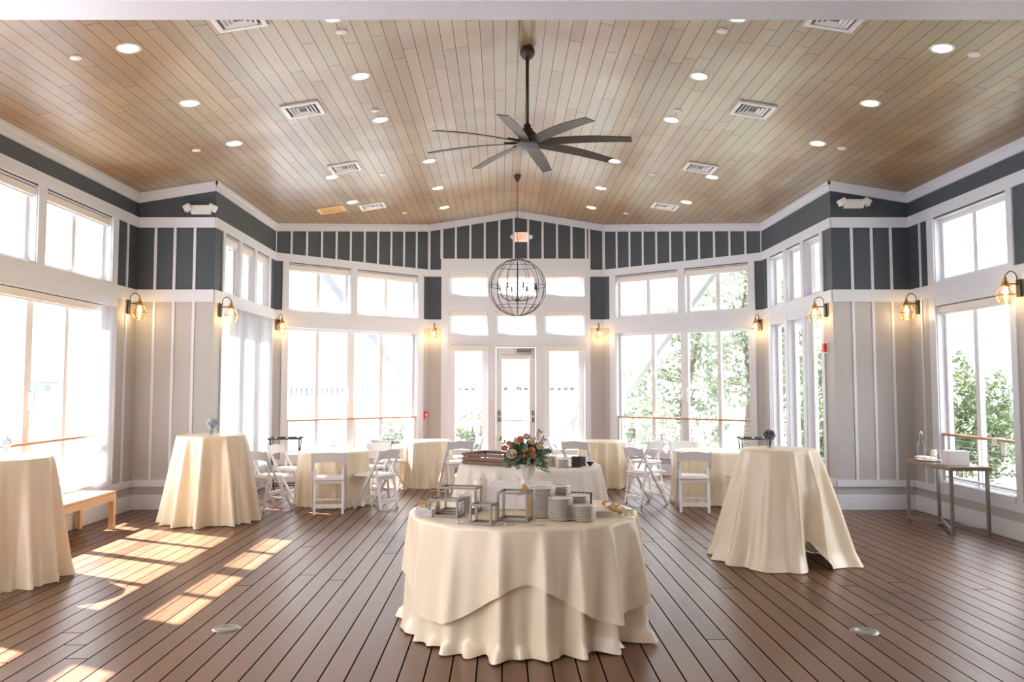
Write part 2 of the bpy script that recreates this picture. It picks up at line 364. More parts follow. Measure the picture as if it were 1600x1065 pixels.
UP = (2.93, 3.76); LO = (0.44, 2.66)
sides = {}
for s in (-1, 1):
    nm = 'left' if s < 0 else 'right'
    O = Wall((s*5.23,4.6),(s*5.23,11.62), s); F = Wall((s*5.23,11.62),(s*4.18,11.62), s)
    Q = Wall((s*4.18,11.62),(s*4.18,14.72), s); D = Wall((s*4.18,14.72),(s*1.74,16.96), s)
    sides[s] = (O, F, Q, D)
    y = lambda v: v-4.6
    # outer wall
    if s < 0:
        up = [(y(9.24),y(10.84),*UP),(y(7.48),y(9.08),*UP),(y(4.95),y(6.62),*UP)]
        lo = [(y(7.48),y(10.84),*LO),(y(4.95),y(6.62),*LO)]
        edge = 10.84; cas = [(y(10.84),y(11.0)),(y(7.34),y(7.48)),(y(6.62),y(6.78))]
        post = [(y(9.08),y(9.24))]
        dark = 11.0
    else:
        up = [(y(9.33),y(10.93),*UP),(y(6.6),y(8.2),*UP),(y(4.8),y(6.3),*UP)]
        lo = [(y(9.33),y(10.93),*LO),(y(6.6),y(8.2),*LO),(y(4.8),y(6.3),*LO)]  # the two nearer window pairs are out of view, added for light
        edge = 10.93; cas = [(y(10.93),y(11.09)),(y(9.22),y(9.33)),(y(8.2),y(8.31)),(y(6.3),y(6.6))]; post = []
    wall_mesh(O, up+lo, 'wall_'+nm)
    for h in up: window(O, *h, mulls=[((h[0]+h[1])/2, 0.08)])
    if s < 0:
        window(O, *lo[0], mulls=[(y(9.16),0.13),(y(8.34),0.08),(y(9.95),0.08)], handle=[y(9.20)])
        window(O, *lo[1], mulls=[((lo[1][0]+lo[1][1])/2,0.08)])
    else:
        for h in lo: window(O, *h, mulls=[((h[0]+h[1])/2+0.06, 0.09)])
    tb = crown(O)+[(0,O.L,3.78,3.92),(0,O.L,0.30,0.39,0.026)]
    last = y(edge)
    tb += [(0,O.L,2.77,2.93)]
    tb += [(c0,c1,0.39,2.77,0.02) for c0,c1 in cas]+[(c0,c1,2.93,3.78,0.02) for c0,c1 in cas]+[(c0,c1,2.93,3.78,0.02) for c0,c1 in post]
    for h in lo: tb += [(h[0],h[1],0.39,0.455,0.04),(h[0],h[1],2.65,2.77,0.016)]
    tb += [(y(11.28),y(11.32),0.39,2.77,0.015),(y(11.28),y(11.32),2.93,3.78,0.015)]
    trim(O, tb)
    # frontal return
    wall_mesh(F, [], 'wall_%s_front_return' % nm, end=F.L-0.15)
    tb = crown(F)+[(0,F.L,3.78,3.92),(0,F.L,2.77,2.935),(0,F.L,0.30,0.39,0.026)]
    for q in (0.25,0.51,0.78): tb += [(q-0.018,q+0.018,0.39,2.77,0.015),(q-0.018,q+0.018,2.935,3.78,0.015)]
    trim(F, tb)
    # side return with three narrow windows
    hs = [(0.40,1.06),(1.18,1.84),(1.97,2.66)]
    up = [(a,b,*UP) for a,b in hs]; lo = [(a,b,*LO) for a,b in hs]
    wall_mesh(Q, up+lo, 'wall_%s_side_return' % nm)
    for h in up: window(Q, *h)
    for h in lo: window(Q, *h)
    tb = crown(Q)+[(0,Q.L,3.78,3.92),(0,Q.L,2.77,2.935),(0,Q.L,0.30,0.39,0.026)]
    for a,b in ((0.30,0.40),(1.06,1.18),(1.84,1.97),(2.66,2.79)):
        tb += [(a,b,0.39,2.77,0.02),(a,b,2.935,3.78,0.02)]
    for a,b in hs: tb += [(a,b,0.39,0.455,0.04),(a,b,2.65,2.77,0.016)]
    trim(Q, tb)
    # diagonal wall
    up = [(0.26,1.52,*UP),(1.66,3.05,*UP)]; lo = [(0.26,3.05,*LO)]
    wall_mesh(D, up+lo, 'wall_%s_diagonal' % nm)
    for h in up: window(D, *h, mulls=[((h[0]+h[1])/2, 0.08)])
    window(D, *lo[0], mulls=[(0.89,0.07),(1.59,0.15),(2.26,0.075)], handle=[1.53,1.65])
    tb = crown(D)+[(0,D.L,3.78,3.92),(0,D.L,2.77,2.935),(0,D.L,0.30,0.39,0.026)]
    for a,b in ((0.14,0.26),(3.05,3.19)): tb += [(a,b,0.39,2.77,0.02),(a,b,2.935,3.78,0.02)]
    tb += [(1.52,1.66,2.93,3.78,0.018),(0.26,3.05,0.39,0.455,0.04),(0.26,3.05,2.65,2.77,0.016)]
    for i in range(12):
        q = D.L*i/11; tb.append((max(0,q-0.02),min(D.L,q+0.02),3.92,('c',-0.13),0.015))
    trim(D, tb)
    for W, n2 in ((O,nm),(F,nm+'_front'),(Q,nm+'_side'),(D,nm+'_diagonal')): baseboard(W, 'baseboard_'+n2)

E_ = Wall((-1.74,16.96),(1.74,16.96), 0)
x = lambda v: v+1.74
uh = []
for (z0,z1) in ((3.39,3.87),(2.62,3.11)):
    for a,b in ((-1.34,-0.56),(-0.42,0.39),(0.53,1.34)): uh.append((x(a),x(b),z0,z1))
sl = [(x(-1.34),x(-0.56),0.20,2.40),(x(0.53),x(1.34),0.20,2.40)]
dh = (x(-0.42),x(0.39),0.0,2.40)
wall_mesh(E_, uh+sl+[dh], 'wall_back', splits=(x(0),))
for h in uh: window(E_, *h)
for h in sl:
    window(E_, *h, mulls=[(h[0]+0.085,0.075),(h[1]-0.085,0.075)])
tb = [(0,x(0),('c',-0.135),('c',-0.004),0.02),(x(0),E_.L,('c',-0.135),('c',-0.004),0.02),(0,x(0),('c',-0.05),('c',-0.002),0.034),(x(0),E_.L,('c',-0.05),('c',-0.002),0.034)]
tb += [(0,x(-1.48),3.78,3.92),(x(1.45),E_.L,3.78,3.92),(0,x(-1.48),2.77,2.935),(x(1.45),E_.L,2.77,2.935),(0,x(-0.42),0.30,0.39,0.026),(x(0.39),E_.L,0.30,0.39,0.026)]
tb += [(x(-1.48),x(-1.34),0,4.14),(x(1.34),x(1.45),0,4.14),(x(-1.34),x(1.34),3.87,4.14),(x(-1.34),x(1.34),3.11,3.39,0.018),(x(-1.34),x(1.34),2.40,2.62,0.018)]
for a,b in ((-0.56,-0.42),(0.39,0.53)): tb += [(x(a),x(b),0,2.40),(x(a),x(b),2.62,3.11),(x(a),x(b),3.39,3.87)]
for k in range(-5, 6):
    q = -0.055+0.286*k
    if -1.7 < q < 1.7: tb.append((x(q-0.02),x(q+0.02),4.14,('c',-0.13),0.015))
for q in (-1.70,1.70): tb.append((x(q-0.04) if q<0 else x(q),x(q) if q<0 else E_.L,3.92,('c',-0.13),0.015))
for q in (-1.47,1.44): tb.append((x(q-0.02),x(q+0.02),3.92,('c',-0.13),0.016))
trim(E_, tb)
for i,(a,b) in enumerate(((0,x(-1.48)),(x(1.45),E_.L))): baseboard(E_, 'baseboard_back_'+('left','right')[i], a, b)

# back door
dm = MB(); a,b = x(-0.40),x(0.37)
E_.box(dm, a, a+0.11, 0.01, 2.38, 0.03, 0.075); E_.box(dm, b-0.12, b, 0.01, 2.38, 0.03, 0.075)
E_.box(dm, a+0.11, b-0.12, 2.18, 2.38, 0.03, 0.075); E_.box(dm, a+0.11, b-0.12, 0.01, 0.28, 0.03, 0.075)
door = struct(dm.build('door_1', M['frame']))
g = MB(); E_.box(g, a+0.11, b-0.12, 0.28, 2.18, 0.05, 0.054); g.build('glass_pane', M['glass'], door)
h = MB(); h.tube([E_.P(a+0.06,-0.03,0.96),E_.P(b-0.06,-0.03,0.96)],0.013,8); 
h.build('panic_bar', M['steel'], door)
for q in (a+0.06,b-0.06):
    h = MB(); E_.box(h, q-0.022,q+0.022,0.93,1.02,-0.045,0.03); E_.box(h,q-0.02,q+0.02,1.06,1.15,-0.012,0.03); h.build('latch_case', M['nickel'], door, bevel=0.004)
h = MB(); E_.box(h, b-0.36, b-0.08, 2.29, 2.35, -0.03, 0.03); h.bar(E_.P(b-0.30,-0.03,2.33),E_.P(b-0.02,-0.14,2.36),0.02,0.012); h.build('door_closer', M['nickel'], door)

# header beam of the opening nearest the camera and low ceiling behind it
hb = MB(); hb.box(-5.38,5.38,4.44,4.6,3.665,5.15)
struct(hb.build('wall_front_header', M['whiteplastic']))
hb = MB(); hb.box(-5.36,5.36,4.40,4.64,3.657,3.692); hb.box(-5.36,5.36,4.425,4.44,3.692,3.70)
ntrim[0]+=1; struct(hb.build('trim_%d'%ntrim[0], M['trim']))
hc = MB(); hc.box(-5.38,5.38,-2.5,4.30,3.85,3.95); struct(hc.build('ceiling_lobby', M['whiteplastic']))
hw_ = MB(); hw_.box(-5.38,5.38,-2.65,-2.5,-0.12,0.3); hw_.box(-5.38,5.38,-2.65,-2.5,3.5,3.95); hw_.box(-3.2,5.38,-2.65,-2.5,0.3,3.5); struct(hw_.build('wall_unseen_back', M['greige']))  # unseen wall, added to cut the light coming from behind the camera
hw_ = MB(); hw_.box(5.23,5.38,-2.5,4.6,-0.12,3.95); struct(hw_.build('wall_unseen_right', M['greige']))  # unseen wall, added solid to block light from the right
hw_ = MB(); hw_.box(-5.38,-5.23,-2.5,4.6,-0.12,0.2); hw_.box(-5.38,-5.23,-2.5,4.6,3.5,3.95); hw_.box(-5.38,-5.23,-2.5,-2.3,0.2,3.5); hw_.box(-5.38,-5.23,0.9,1.1,0.2,3.5); hw_.box(-5.38,-5.23,4.4,4.6,0.2,3.5); struct(hw_.build('wall_unseen_left', M['greige']))  # unseen wall, added with wide openings to let light in from the left

# ---------------------------------------------------------------- fittings on the walls and ceiling
def wall_rz(W):   # rotation that turns local +x along the wall and local -y into the room
    return math.atan2(W.d.y, W.d.x)

# roller blinds: cassette with a short roll of fabric and hem bar
def blind(W, a, b, ztop, label, drop=0.0):
    w = b-a-0.03; c = W.P((a+b)/2, 0.045, ztop)
    t = thing('roller_blind', label, 'blind', c, math.atan2(W.d.y, W.d.x), 'roller blinds at the window heads')
    m = MB(); m.box(-w/2, w/2, -0.035, 0.035, -0.085, -0.002); m.build('cassette', M['blind'], t, bevel=0.006)
    m = MB(); m.box(-w/2+0.01, w/2-0.01, -0.012, 0.0, -0.105-drop, -0.085); m.build('hem_bar', M['whiteplastic'], t)
    return t
pos = {-1:'left', 1:'right'}
for s in (-1, 1):
    O, F, Q, D = sides[s]; sd = pos[s]
    y = lambda v: v-4.6
    if s < 0:
        blind(O, y(9.24), y(10.84), 3.74, 'white roller blind over the upper left wall window nearest the corner')
        blind(O, y(7.48), y(9.08), 3.74, 'white roller blind over the upper left wall window cut by the photo edge')
        blind(O, y(7.48), y(10.84), 2.64, 'long white roller blind above the sliding glass by the bench', 0.0)
    else:
        blind(O, y(9.33), y(10.93), 2.64, 'white roller blind above the tall window behind the console table')
    blind(D, 0.26, 1.52, 3.74, 'white roller blind over the outer upper window of the %s slanted wall' % sd)
    blind(D, 1.66, 3.05, 3.74, 'white roller blind over the inner upper window of the %s slanted wall' % sd)
    if s < 0:
        for i,(a,b) in enumerate(((0.40,1.06),(1.18,1.84),(1.97,2.66))):
            blind(Q, a, b, 3.74, 'white roller blind over the %s narrow upper window behind the left sheer curtain' % ('nearest','middle','farthest')[i])
xx = lambda v: v+1.74
for i,(a,b) in enumerate(((-1.34,-0.56),(-0.42,0.39),(0.53,1.34))):
    nm = ('left','middle','right')[i]
    blind(E_, xx(a), xx(b), 3.86, 'beige roller blind in the top row over the %s back window' % nm)
    blind(E_, xx(a), xx(b), 3.10, 'beige roller blind in the second row over the %s back window' % nm)
for a,b,nm in ((-1.36,-0.55,'left'),(0.52,1.35,'right')):
    c = E_.P((xx(a)+xx(b))/2, -0.045, 2.42)
    t = thing('roller_blind', 'boxed white roller blind mounted over the %s sidelight beside the back door' % nm, 'blind', c, 0, 'boxed blinds at the back door')
    w = b-a; m = MB(); m.box(-w/2, w/2, -0.04, 0.044, -0.11, 0.0); m.build('cassette', M['blind'], t, bevel=0.006)
    for q in (-1,1):
        m = MB(); m.box(q*w/2-0.005, q*w/2+0.005, -0.042, 0.044, -0.112, 0.002); m.build('end_cap', M['whiteplastic'], t)
c = E_.P(xx(-0.015), 0.0, 2.235)
t = thing('roller_blind', 'narrow white roller blind mounted on the glass back door', 'blind', c, 0)
m = MB(); m.box(-0.32, 0.31, -0.035, 0.03, -0.075, 0.0); m.build('cassette', M['blind'], t, bevel=0.005)
m = MB(); m.box(-0.30, 0.29, -0.01, 0.0, -0.085, -0.075); m.build('hem_bar', M['whiteplastic'], t)

# guard rails across the glass: wooden cap, posts, cables
def guard(W, a, b, label):
    L_ = b-a; c = W.P(a, 0.035, 0)
    t = thing('guard_rail', label, 'railing', c, math.atan2(W.d.y, W.d.x))
    m = MB(); m.box(0, L_, -0.03, 0.03, 1.02, 1.05); m.build('wooden_cap', M['railwood'], t, bevel=0.006)
    m = MB(); m.box(0.0, L_, -0.012, 0.012, 0.50, 0.525); m.build('bottom_rail', M['frame'], t)
    n = 2
    for k in range(n+1):
        m = MB(); q = 0.02+(L_-0.04)*k/n; m.box(q-0.014, q+0.014, -0.016, 0.016, 0.46, 1.02); m.build('post', M['frame'], t)
    for k in range(6):
        m = MB(); z = 0.60+k*0.075; m.tube([(0.01,0,z),(L_-0.01,0,z)], 0.0028, 5); m.build('cable', M['steel'], t)
    return t
O,F,Q,D = sides[-1]
guard(O, 8.0-4.6-0.5, 10.82-4.6, 'wood capped cable guard rail across the sliding glass behind the bench')
guard(D, 0.28, 3.03, 'wood capped cable guard rail across the left slanted window wall')
O2,F2,Q2,D2 = sides[1]
guard(O2, 9.35-4.6, 10.91-4.6, 'wood capped cable guard rail behind the console table')
guard(D2, 0.28, 3.03, 'wood capped cable guard rail across the right slanted window wall')

# cage wall lanterns
def make_sconce():
    t = thing('wall_lantern', '', 'wall lamp')
    m = MB(); m.box(-0.035, 0.035, -0.022, 0, -0.14, 0.045); m.build('back_plate', M['bronze'], t, bevel=0.004)
    m = MB(); m.tube([(0,-0.02,0.0),(0,-0.15,0.0)], 0.007, 8)
    pts = [(0,-0.03,0.02)]+[(0,-0.03-0.06*(1-math.cos(a)), 0.06+0.075*math.sin(a)) for a in [PI*k/10 for k in range(0,9)]]+[(0,-0.155,0.095)]
    m.tube(pts, 0.0055, 8); m.build('arm', M['bronze'], t)
    cy = -0.155
    m = MB(); m.lathe([(0.0,0.085),(0.008,0.085),(0.010,0.07),(0.017,0.062),(0.012,0.052),(0.022,0.045),(0.018,0.032),(0.034,0.022),(0.036,-0.002),(0.044,-0.008),(0.045,-0.03),(0.036,-0.034),(0.0,-0.034)], (0,cy,0), 20); m.build('brass_cap', M['brass'], t)
    m = MB()
    m.lathe([(0.040,-0.034),(0.070,-0.075),(0.082,-0.115),(0.074,-0.165),(0.045,-0.205)], (0,cy,0), 24); m.build('glass_globe', M['clear'], t)
    m = MB()
    for k in range(8):
        a = 2*PI*k/8
        m.tube([(r*math.cos(a), cy+r*math.sin(a), z) for r,z in [(0.042,-0.025),(0.066,-0.05),(0.088,-0.088),(0.094,-0.118),(0.088,-0.155),(0.070,-0.19),(0.052,-0.212)]], 0.0024, 5)
    m.tube([(0.052*math.cos(a), cy+0.052*math.sin(a), -0.212) for a in [2*PI*k/20 for k in range(20)]], 0.003, 5, closed=True)
    m.build('wire_cage', M['brass'], t)
    m = MB(); m.lathe([(0.092,-0.122),(0.0965,-0.122),(0.0965,-0.112),(0.092,-0.112),(0.092,-0.122)], (0,cy,0), 28); m.build('cage_band', M['brass'], t)
    m = MB(); m.lathe([(0.0,-0.034),(0.012,-0.036),(0.014,-0.05),(0.024,-0.075),(0.027,-0.092),(0.020,-0.112),(0.0,-0.12)], (0,cy,0), 16); m.build('bulb', M['bulb'], t)
    l = bpy.data.lights.new('bulb_light', 'POINT'); l.energy = 1.1; l.color = (1,0.66,0.34); l.shadow_soft_size = 0.03
    lo = bpy.data.objects.new('bulb_light', l); col.objects.link(lo); lo.parent = t; lo.location = (0, cy, -0.16)
    return t
sc0 = make_sconce(); first = [True]
def sconce(W, q, z, label, t_off=-0.022):
    p = W.P(q, t_off, z); rz = math.atan2(W.n.y, W.n.x)-PI/2
    if first[0]: o = sc0; first[0] = False; o.location = p; o.rotation_euler = (0,0,rz)
    else: o = dup(sc0, p, rz)
    o['label'] = label; o['group'] = 'brass cage wall lanterns'
    return o
SZ = 2.72
for s in (-1,1):
    O,F,Q,D = sides[s]; sd = pos[s]
    if s < 0:
        sconce(O, 11.32-4.6, SZ, 'brass cage wall lantern near the inner corner above the bench')
        sconce(Q, 0.20, SZ, 'brass cage wall lantern beside the sheer curtain, above the left flower table')
    else:
        sconce(O, 11.36-4.6, SZ, 'brass cage wall lantern in the corner above the console table')
        sconce(O, 9.12-4.6, SZ, 'brass cage wall lantern cut by the right edge of the photo')
        sconce(Q, 0.19, SZ, 'brass cage wall lantern on the right projecting wall above the fire strobe')
    sconce(D, 0.06, SZ, 'brass cage wall lantern between the %s slanted windows and the %s side windows' % (sd, sd))
    sconce(E_, xx(s*1.61), SZ, 'small brass cage wall lantern on the back wall %s of the glass door' % sd, -0.002)

# recessed downlights
def make_down():
    t = thing('recessed_downlight', '', 'ceiling light')
    m = MB(); m.lathe([(0.075,-0.004),(0.10,-0.006),(0.103,0.0),(0.103,0.012)], n=32); m.build('trim_ring', M['whiteplastic'], t)
    m = MB(); m.lathe([(0.0,-0.002),(0.076,-0.003)], n=32); m.build('lens', M['down'], t)
    return t
dl0 = make_down(); fd = [True]
def tilt(x_): return math.atan(SL)*(1 if x_ < 0 else -1)*-1 if False else (math.atan(SL) if x_ > 0 else -math.atan(SL))
def on_ceiling(make0, flag, x_, y_, label, group, drop=0.0):
    z = zc(x_)-drop
    if flag[0]: o = make0; flag[0] = False
    else: o = copy_tree(make0)
    o.location = (x_, y_, z); o.rotation_euler = (0, tilt(x_), 0); o['label'] = label; o['group'] = group
    return o
rows = ['nearest','second','third','fourth']
for s in (-1,1):
    sd = pos[s]
    for i,yy in enumerate((7.24,8.69,10.17)): on_ceiling(dl0, fd, s*3.49, yy, 'lit round recessed downlight of the outer %s ceiling row, %s' % (sd, ('closest to the camera','middle of its three','farthest of its three')[i]), 'recessed ceiling downlights')
    for i,yy in enumerate((7.26,8.69,10.15)): on_ceiling(dl0, fd, s*1.74, yy, 'lit round recessed downlight %s of the fan, %s' % (sd, ('cut off by the header beam','just in front of the fan hub','just behind the fan blades')[i]), 'recessed ceiling downlights')
    for i,yy in enumerate((12.31,14.03,15.58)): on_ceiling(dl0, fd, s*1.34, yy, 'lit round recessed downlight in the %s row flanking the chandelier, %s of three' % (sd, ('nearest','middle','farthest')[i]), 'recessed ceiling downlights')
    for i,yy in enumerate((12.33,14.05)): on_ceiling(dl0, fd, s*2.75, yy, 'lit round recessed downlight between two %s ceiling vents, %s one' % (sd, ('nearer','farther')[i]), 'recessed ceiling downlights')

# concealed sprinkler discs
m = MB(); m.lathe([(0.0,-0.012),(0.046,-0.012),(0.05,-0.008),(0.05,0.0)], n=24)
sp0 = m.build('sprinkler_cover', M['whiteplastic']); sp0['category'] = 'sprinkler'; fs_ = [True]
SP = [(-3.95,7.255,'outer left ceiling, nearest the camera'),(-3.95,10.19,'outer left ceiling near the wall corner'),(-1.73,7.567,'left of the fan near the header beam'),(-1.75,9.784,'beside the left downlight behind the fan'),(-2.06,12.6,'right of the second left vent'),(-2.06,15.5,'left ceiling close to the back wall'),
      (1.69,7.562,'right of the fan near the header beam'),(3.77,7.256,'outer right ceiling, nearest the camera'),(3.79,10.2,'outer right ceiling near the wall corner'),(1.74,9.793,'beside the right downlight behind the fan'),(1.95,12.67,'left of the second right vent'),(1.98,15.6,'right ceiling close to the back wall')]
for a,b,t_ in SP: on_ceiling(sp0, fs_, a, b, 'small white sprinkler cover disc on the '+t_, 'white sprinkler cover discs')

# ceiling air diffusers
def make_vent(w, l, name='ceiling_vent', mt='whiteplastic'):
    t = thing(name, '', 'ceiling vent')
    m = MB()
    W_, L_ = w/2, l/2
    for (x0,x1,y0,y1) in ((-W_,W_,-L_,-L_+0.045),(-W_,W_,L_-0.045,L_),(-W_,-W_+0.045,-L_+0.045,L_-0.045),(W_-0.045,W_,-L_+0.045,L_-0.045)): m.box(x0,x1,y0,y1,-0.022,0.002)
    m.build('frame', M[mt], t, bevel=0.004)
    m = MB(); m.box(-W_+0.04,W_-0.04,-L_+0.04,L_-0.04,-0.003,0.002); m.build('backing', M['greylinen'], t)
    for k in range(1,4):
        a = W_-0.045-k*0.037; b = L_-0.045-k*0.037*(L_/W_)*0.75
        m = MB(); q = 0.010
        for sx in (-1,1):
            m.bar((sx*a,-b,-0.012),(sx*a,b,-0.012),0.026,0.004,up=(sx*0.6,0,1))
        for sy in (-1,1): m.bar((-a,sy*b,-0.012),(a,sy*b,-0.012),0.026,0.004,up=(0,sy*0.6,1))
        m.build('louver_ring', M[mt], t)
    return t
v0 = make_vent(0.42, 0.42); fv = [True]
VN = ['cut off by the header beam','large, in front of the fan','in the middle of its row','closest to the back windows']
for s in (-1,1):
    for i,yy in enumerate((6.98,9.38,11.93,14.55)):
        on_ceiling(v0, fv, s*2.49, yy, 'square white louvered ceiling vent, %s row, %s' % (pos[s], VN[i]), 'square ceiling vents')
m = MB(); W_ = 0.22
for (x0,x1,y0,y1) in ((-W_,W_,-W_,-W_+0.05),(-W_,W_,W_-0.05,W_),(-W_,-W_+0.05,-W_+0.05,W_-0.05),(W_-0.05,W_,-W_+0.05,W_-0.05)): m.box(x0,x1,y0,y1,-0.012,0.002)
t = thing('access_hatch', 'wood toned square access hatch in the ceiling above the left slanted wall', 'hatch', (-3.15,14.35,zc(3.15)), 0); t.rotation_euler = (0,tilt(-1),0)
m.build('frame', M['wood'], t)
m = MB(); m.box(-0.17,0.17,-0.17,0.17,-0.006,0.002); m.build('panel', M['gold'], t)

# ceiling fan
fx_, fy_ = -0.03, 8.62
t = thing('ceiling_fan', 'large dark bronze eight bladed ceiling fan hanging on a long downrod', 'ceiling fan', (fx_, fy_, zc(0)))
m = MB(); m.lathe([(0.0,0.0),(0.055,0.0),(0.072,-0.03),(0.078,-0.06),(0.068,-0.095),(0.045,-0.125),(0.022,-0.14),(0.0,-0.14)], n=28); m.build('canopy', M['bronze'], t)
m = MB(); m.tube([(0,0,-0.10),(0,0,-0.82)],0.017,12); m.build('downrod', M['bronze'], t)
hz = -0.96
m = MB(); m.lathe([(0.0,0.15),(0.035,0.15),(0.037,0.115),(0.055,0.10),(0.062,0.075),(0.088,0.06),(0.092,0.0),(0.10,-0.02),(0.10,-0.055),(0.0,-0.055)], (0,0,hz), 32); m.build('motor_housing', M['bronze'], t)
m = MB(); m.lathe([(0.10,-0.055),(0.108,-0.075),(0.095,-0.092),(0.0,-0.098)], (0,0,hz), 32); m.build('hub_cover', M['greylinen'], t)
for k in range(8):
    a = R(31+45*k); b = MB(); vs=[]; NN=12
    Mz = Matrix.Rotation(a,4,'Z')
    for i in range(NN+1):
        r = 0.12+(1.05-0.12)*i/NN; w = 0.055+0.012*math.sin(PI*min(1,i/NN*1.1)); zz = hz-0.04-0.035*(i/NN)**2 + 0.008*math.sin(PI*i/NN)
        tw = -R(16-6*i/NN)
        for q in (-1,1):
            for h_ in (0.004,-0.004):
                vs.append(Mz @ Vector((r, q*w*math.cos(tw), zz+q*w*math.sin(tw)+h_)))
    fs=[]
    for i in range(NN):
        o=i*4; n_=o+4
        fs += [(o,o+2,n_+2,n_),(o+1,n_+1,n_+3,o+3),(o,n_,n_+1,o+1),(o+2,o+3,n_+3,n_+2)]
    fs += [(0,1,3,2),(NN*4,NN*4+2,NN*4+3,NN*4+1)]
    b.add(vs, fs, 0); bl = b.build('blade', M['bronze'], t)
    h = MB(); h.bar(Mz@Vector((0.07,0,hz-0.03)), Mz@Vector((0.24,0,hz-0.028)), 0.05, 0.012); h.build('blade_bracket', M['bronze'], bl)

# orb chandelier
cx_, cy_, cz_ = -0.035, 14.02, 3.235; RR = 0.465
t = thing('orb_chandelier', 'round wire orb chandelier with candle arms hanging before the back door', 'chandelier', (cx_,cy_,cz_))
H_ = zc(0)-cz_
m = MB(); m.lathe([(0.0,H_),(0.065,H_),(0.06,H_-0.03),(0.03,H_-0.10),(0.012,H_-0.12),(0.0,H_-0.12)], n=24); m.build('canopy', M['bronze'], t)
m = MB(); z = H_-0.12; k = 0
while z > RR+0.03:
    pts = []
    for j in range(10):
        a = 2*PI*j/10; u_, w_ = 0.010*math.cos(a), 0.022*math.sin(a)
        pts.append((u_,0,z-0.02+w_) if k%2 else (0,u_,z-0.02+w_))
    m.tube(pts, 0.0035, 5, closed=True); z -= 0.036; k += 1
m.build('chain', M['bronze'], t)
m = MB(); m.tube([(0,0,RR+0.03),(0,0,-0.20)],0.006,8); m.build('stem', M['bronze'], t)
for k in range(8):
    a = PI*k/8; m = MB()
    pts = [(RR*math.sin(b_)*math.cos(a), RR*math.sin(b_)*math.sin(a), RR*math.cos(b_)) for b_ in [2*PI*j/48 for j in range(48)]]
    m.tube(pts, 0.0048, 6, closed=True); m.build('meridian_hoop', M['bronze'], t)
for zz in (-0.30,0.02,0.34):
    r = math.sqrt(RR*RR-zz*zz); m = MB(); m.tube([(r*math.cos(2*PI*j/48), r*math.sin(2*PI*j/48), zz) for j in range(48)], 0.0045, 6, closed=True); m.build('horizontal_hoop', M['bronze'], t)
m = MB(); m.lathe([(0.0,-0.17),(0.02,-0.175),(0.05,-0.205),(0.02,-0.23),(0.0,-0.25)], n=20); m.build('boss', M['bronze'], t)
for k in range(8):
    a = 2*PI*(k+0.35)/8; ca, sa = math.cos(a), math.sin(a)
    m = MB(); m.tube([(r*ca, r*sa, z) for r,z in [(0.03,-0.205),(0.14,-0.215),(0.25,-0.17),(0.31,-0.08),(0.325,-0.03)]], 0.005, 6)
    arm = m.build('candle_arm', M['bronze'], t)
    m = MB(); m.lathe([(0.0,-0.035),(0.022,-0.03),(0.018,-0.02),(0.011,-0.02),(0.011,0.05),(0.0,0.05)], (0.325*ca,0.325*sa,0), 12); m.build('candle_sleeve', M['bronze'], arm)
    m = MB(); m.lathe([(0.0,0.05),(0.009,0.055),(0.012,0.075),(0.006,0.105),(0.0,0.112)], (0.325*ca,0.325*sa,0), 10); m.build('candle_bulb', M['clear'], arm)

# exit sign with two lamp heads
t = thing('exit_sign', 'lit EXIT sign with red letters and two round lamp heads above the back door', 'exit sign', (0.10, 16.945, 4.565))
m = MB(); m.box(-0.135,0.135,-0.05,0,-0.095,0.095); m.build('housing', M['exitpanel'], t, bevel=0.006)
m = MB(); zf = -0.053
def rect(x0,x1,z0,z1): m.box(x0,x1,zf-0.004,zf+0.004,z0,z1)
lw = 0.013; z0, z1 = -0.062, 0.062
x0 = -0.098; rect(x0,x0+lw,z0,z1); rect(x0+lw,x0+0.04,z1-lw,z1); rect(x0+lw,x0+0.04,-lw/2,lw/2); rect(x0+lw,x0+0.04,z0,z0+lw)
m.bar((-0.048,zf,z0),(-0.008,zf,z1),0.008,0.013,up=(1,0,0)); m.bar((-0.008,zf,z0),(-0.048,zf,z1),0.0085,0.013,up=(1,0,0))
rect(0.008,0.008+lw,z0,z1); rect(0.036,0.094,z1-lw,z1); rect(0.0585,0.0585+lw,z0,z1-lw)
m.build('exit_letters', M['exitred'], t)
for s in (-1,1):
    m = MB(); Mx = Matrix.Rotation(PI/2,4,'X'); m.lathe([(0.0,0.05),(0.03,0.045),(0.045,0.02),(0.045,-0.01),(0.03,-0.03),(0.0,-0.03)], (s*0.178,-0.045,0.0), 20, M=Mx); m.bar((s*0.135,-0.02,0),(s*0.17,-0.04,0),0.02,0.02); m.build('lamp_head', M['whiteplastic'], t)

# emergency light units
for s in (-1,1):
    x_ = -4.36 if s < 0 else 4.47
    t = thing('emergency_light', 'white twin head emergency light on the %s slate wall panel, %s head tilted out' % (pos[s], ('left','right')[s>0]), 'emergency light', (x_, 11.598, 4.02 if s<0 else 4.10), 0, 'emergency lights')
    m = MB(); m.box(-0.13,0.13,-0.07,0,-0.065,0.055); m.build('body', M['whiteplastic'], t, bevel=0.008)
    for q in (-1,1):
        m = MB(); Mx = Matrix.Rotation(R(28*q),4,'Y'); Tm = Matrix.Translation((q*0.165,-0.07,0.01)) @ Mx
        m.box(-0.05,0.05,-0.05,0.05,-0.042,0.048, M=Tm); m.build('lamp_head', M['whiteplastic'], t, bevel=0.012)
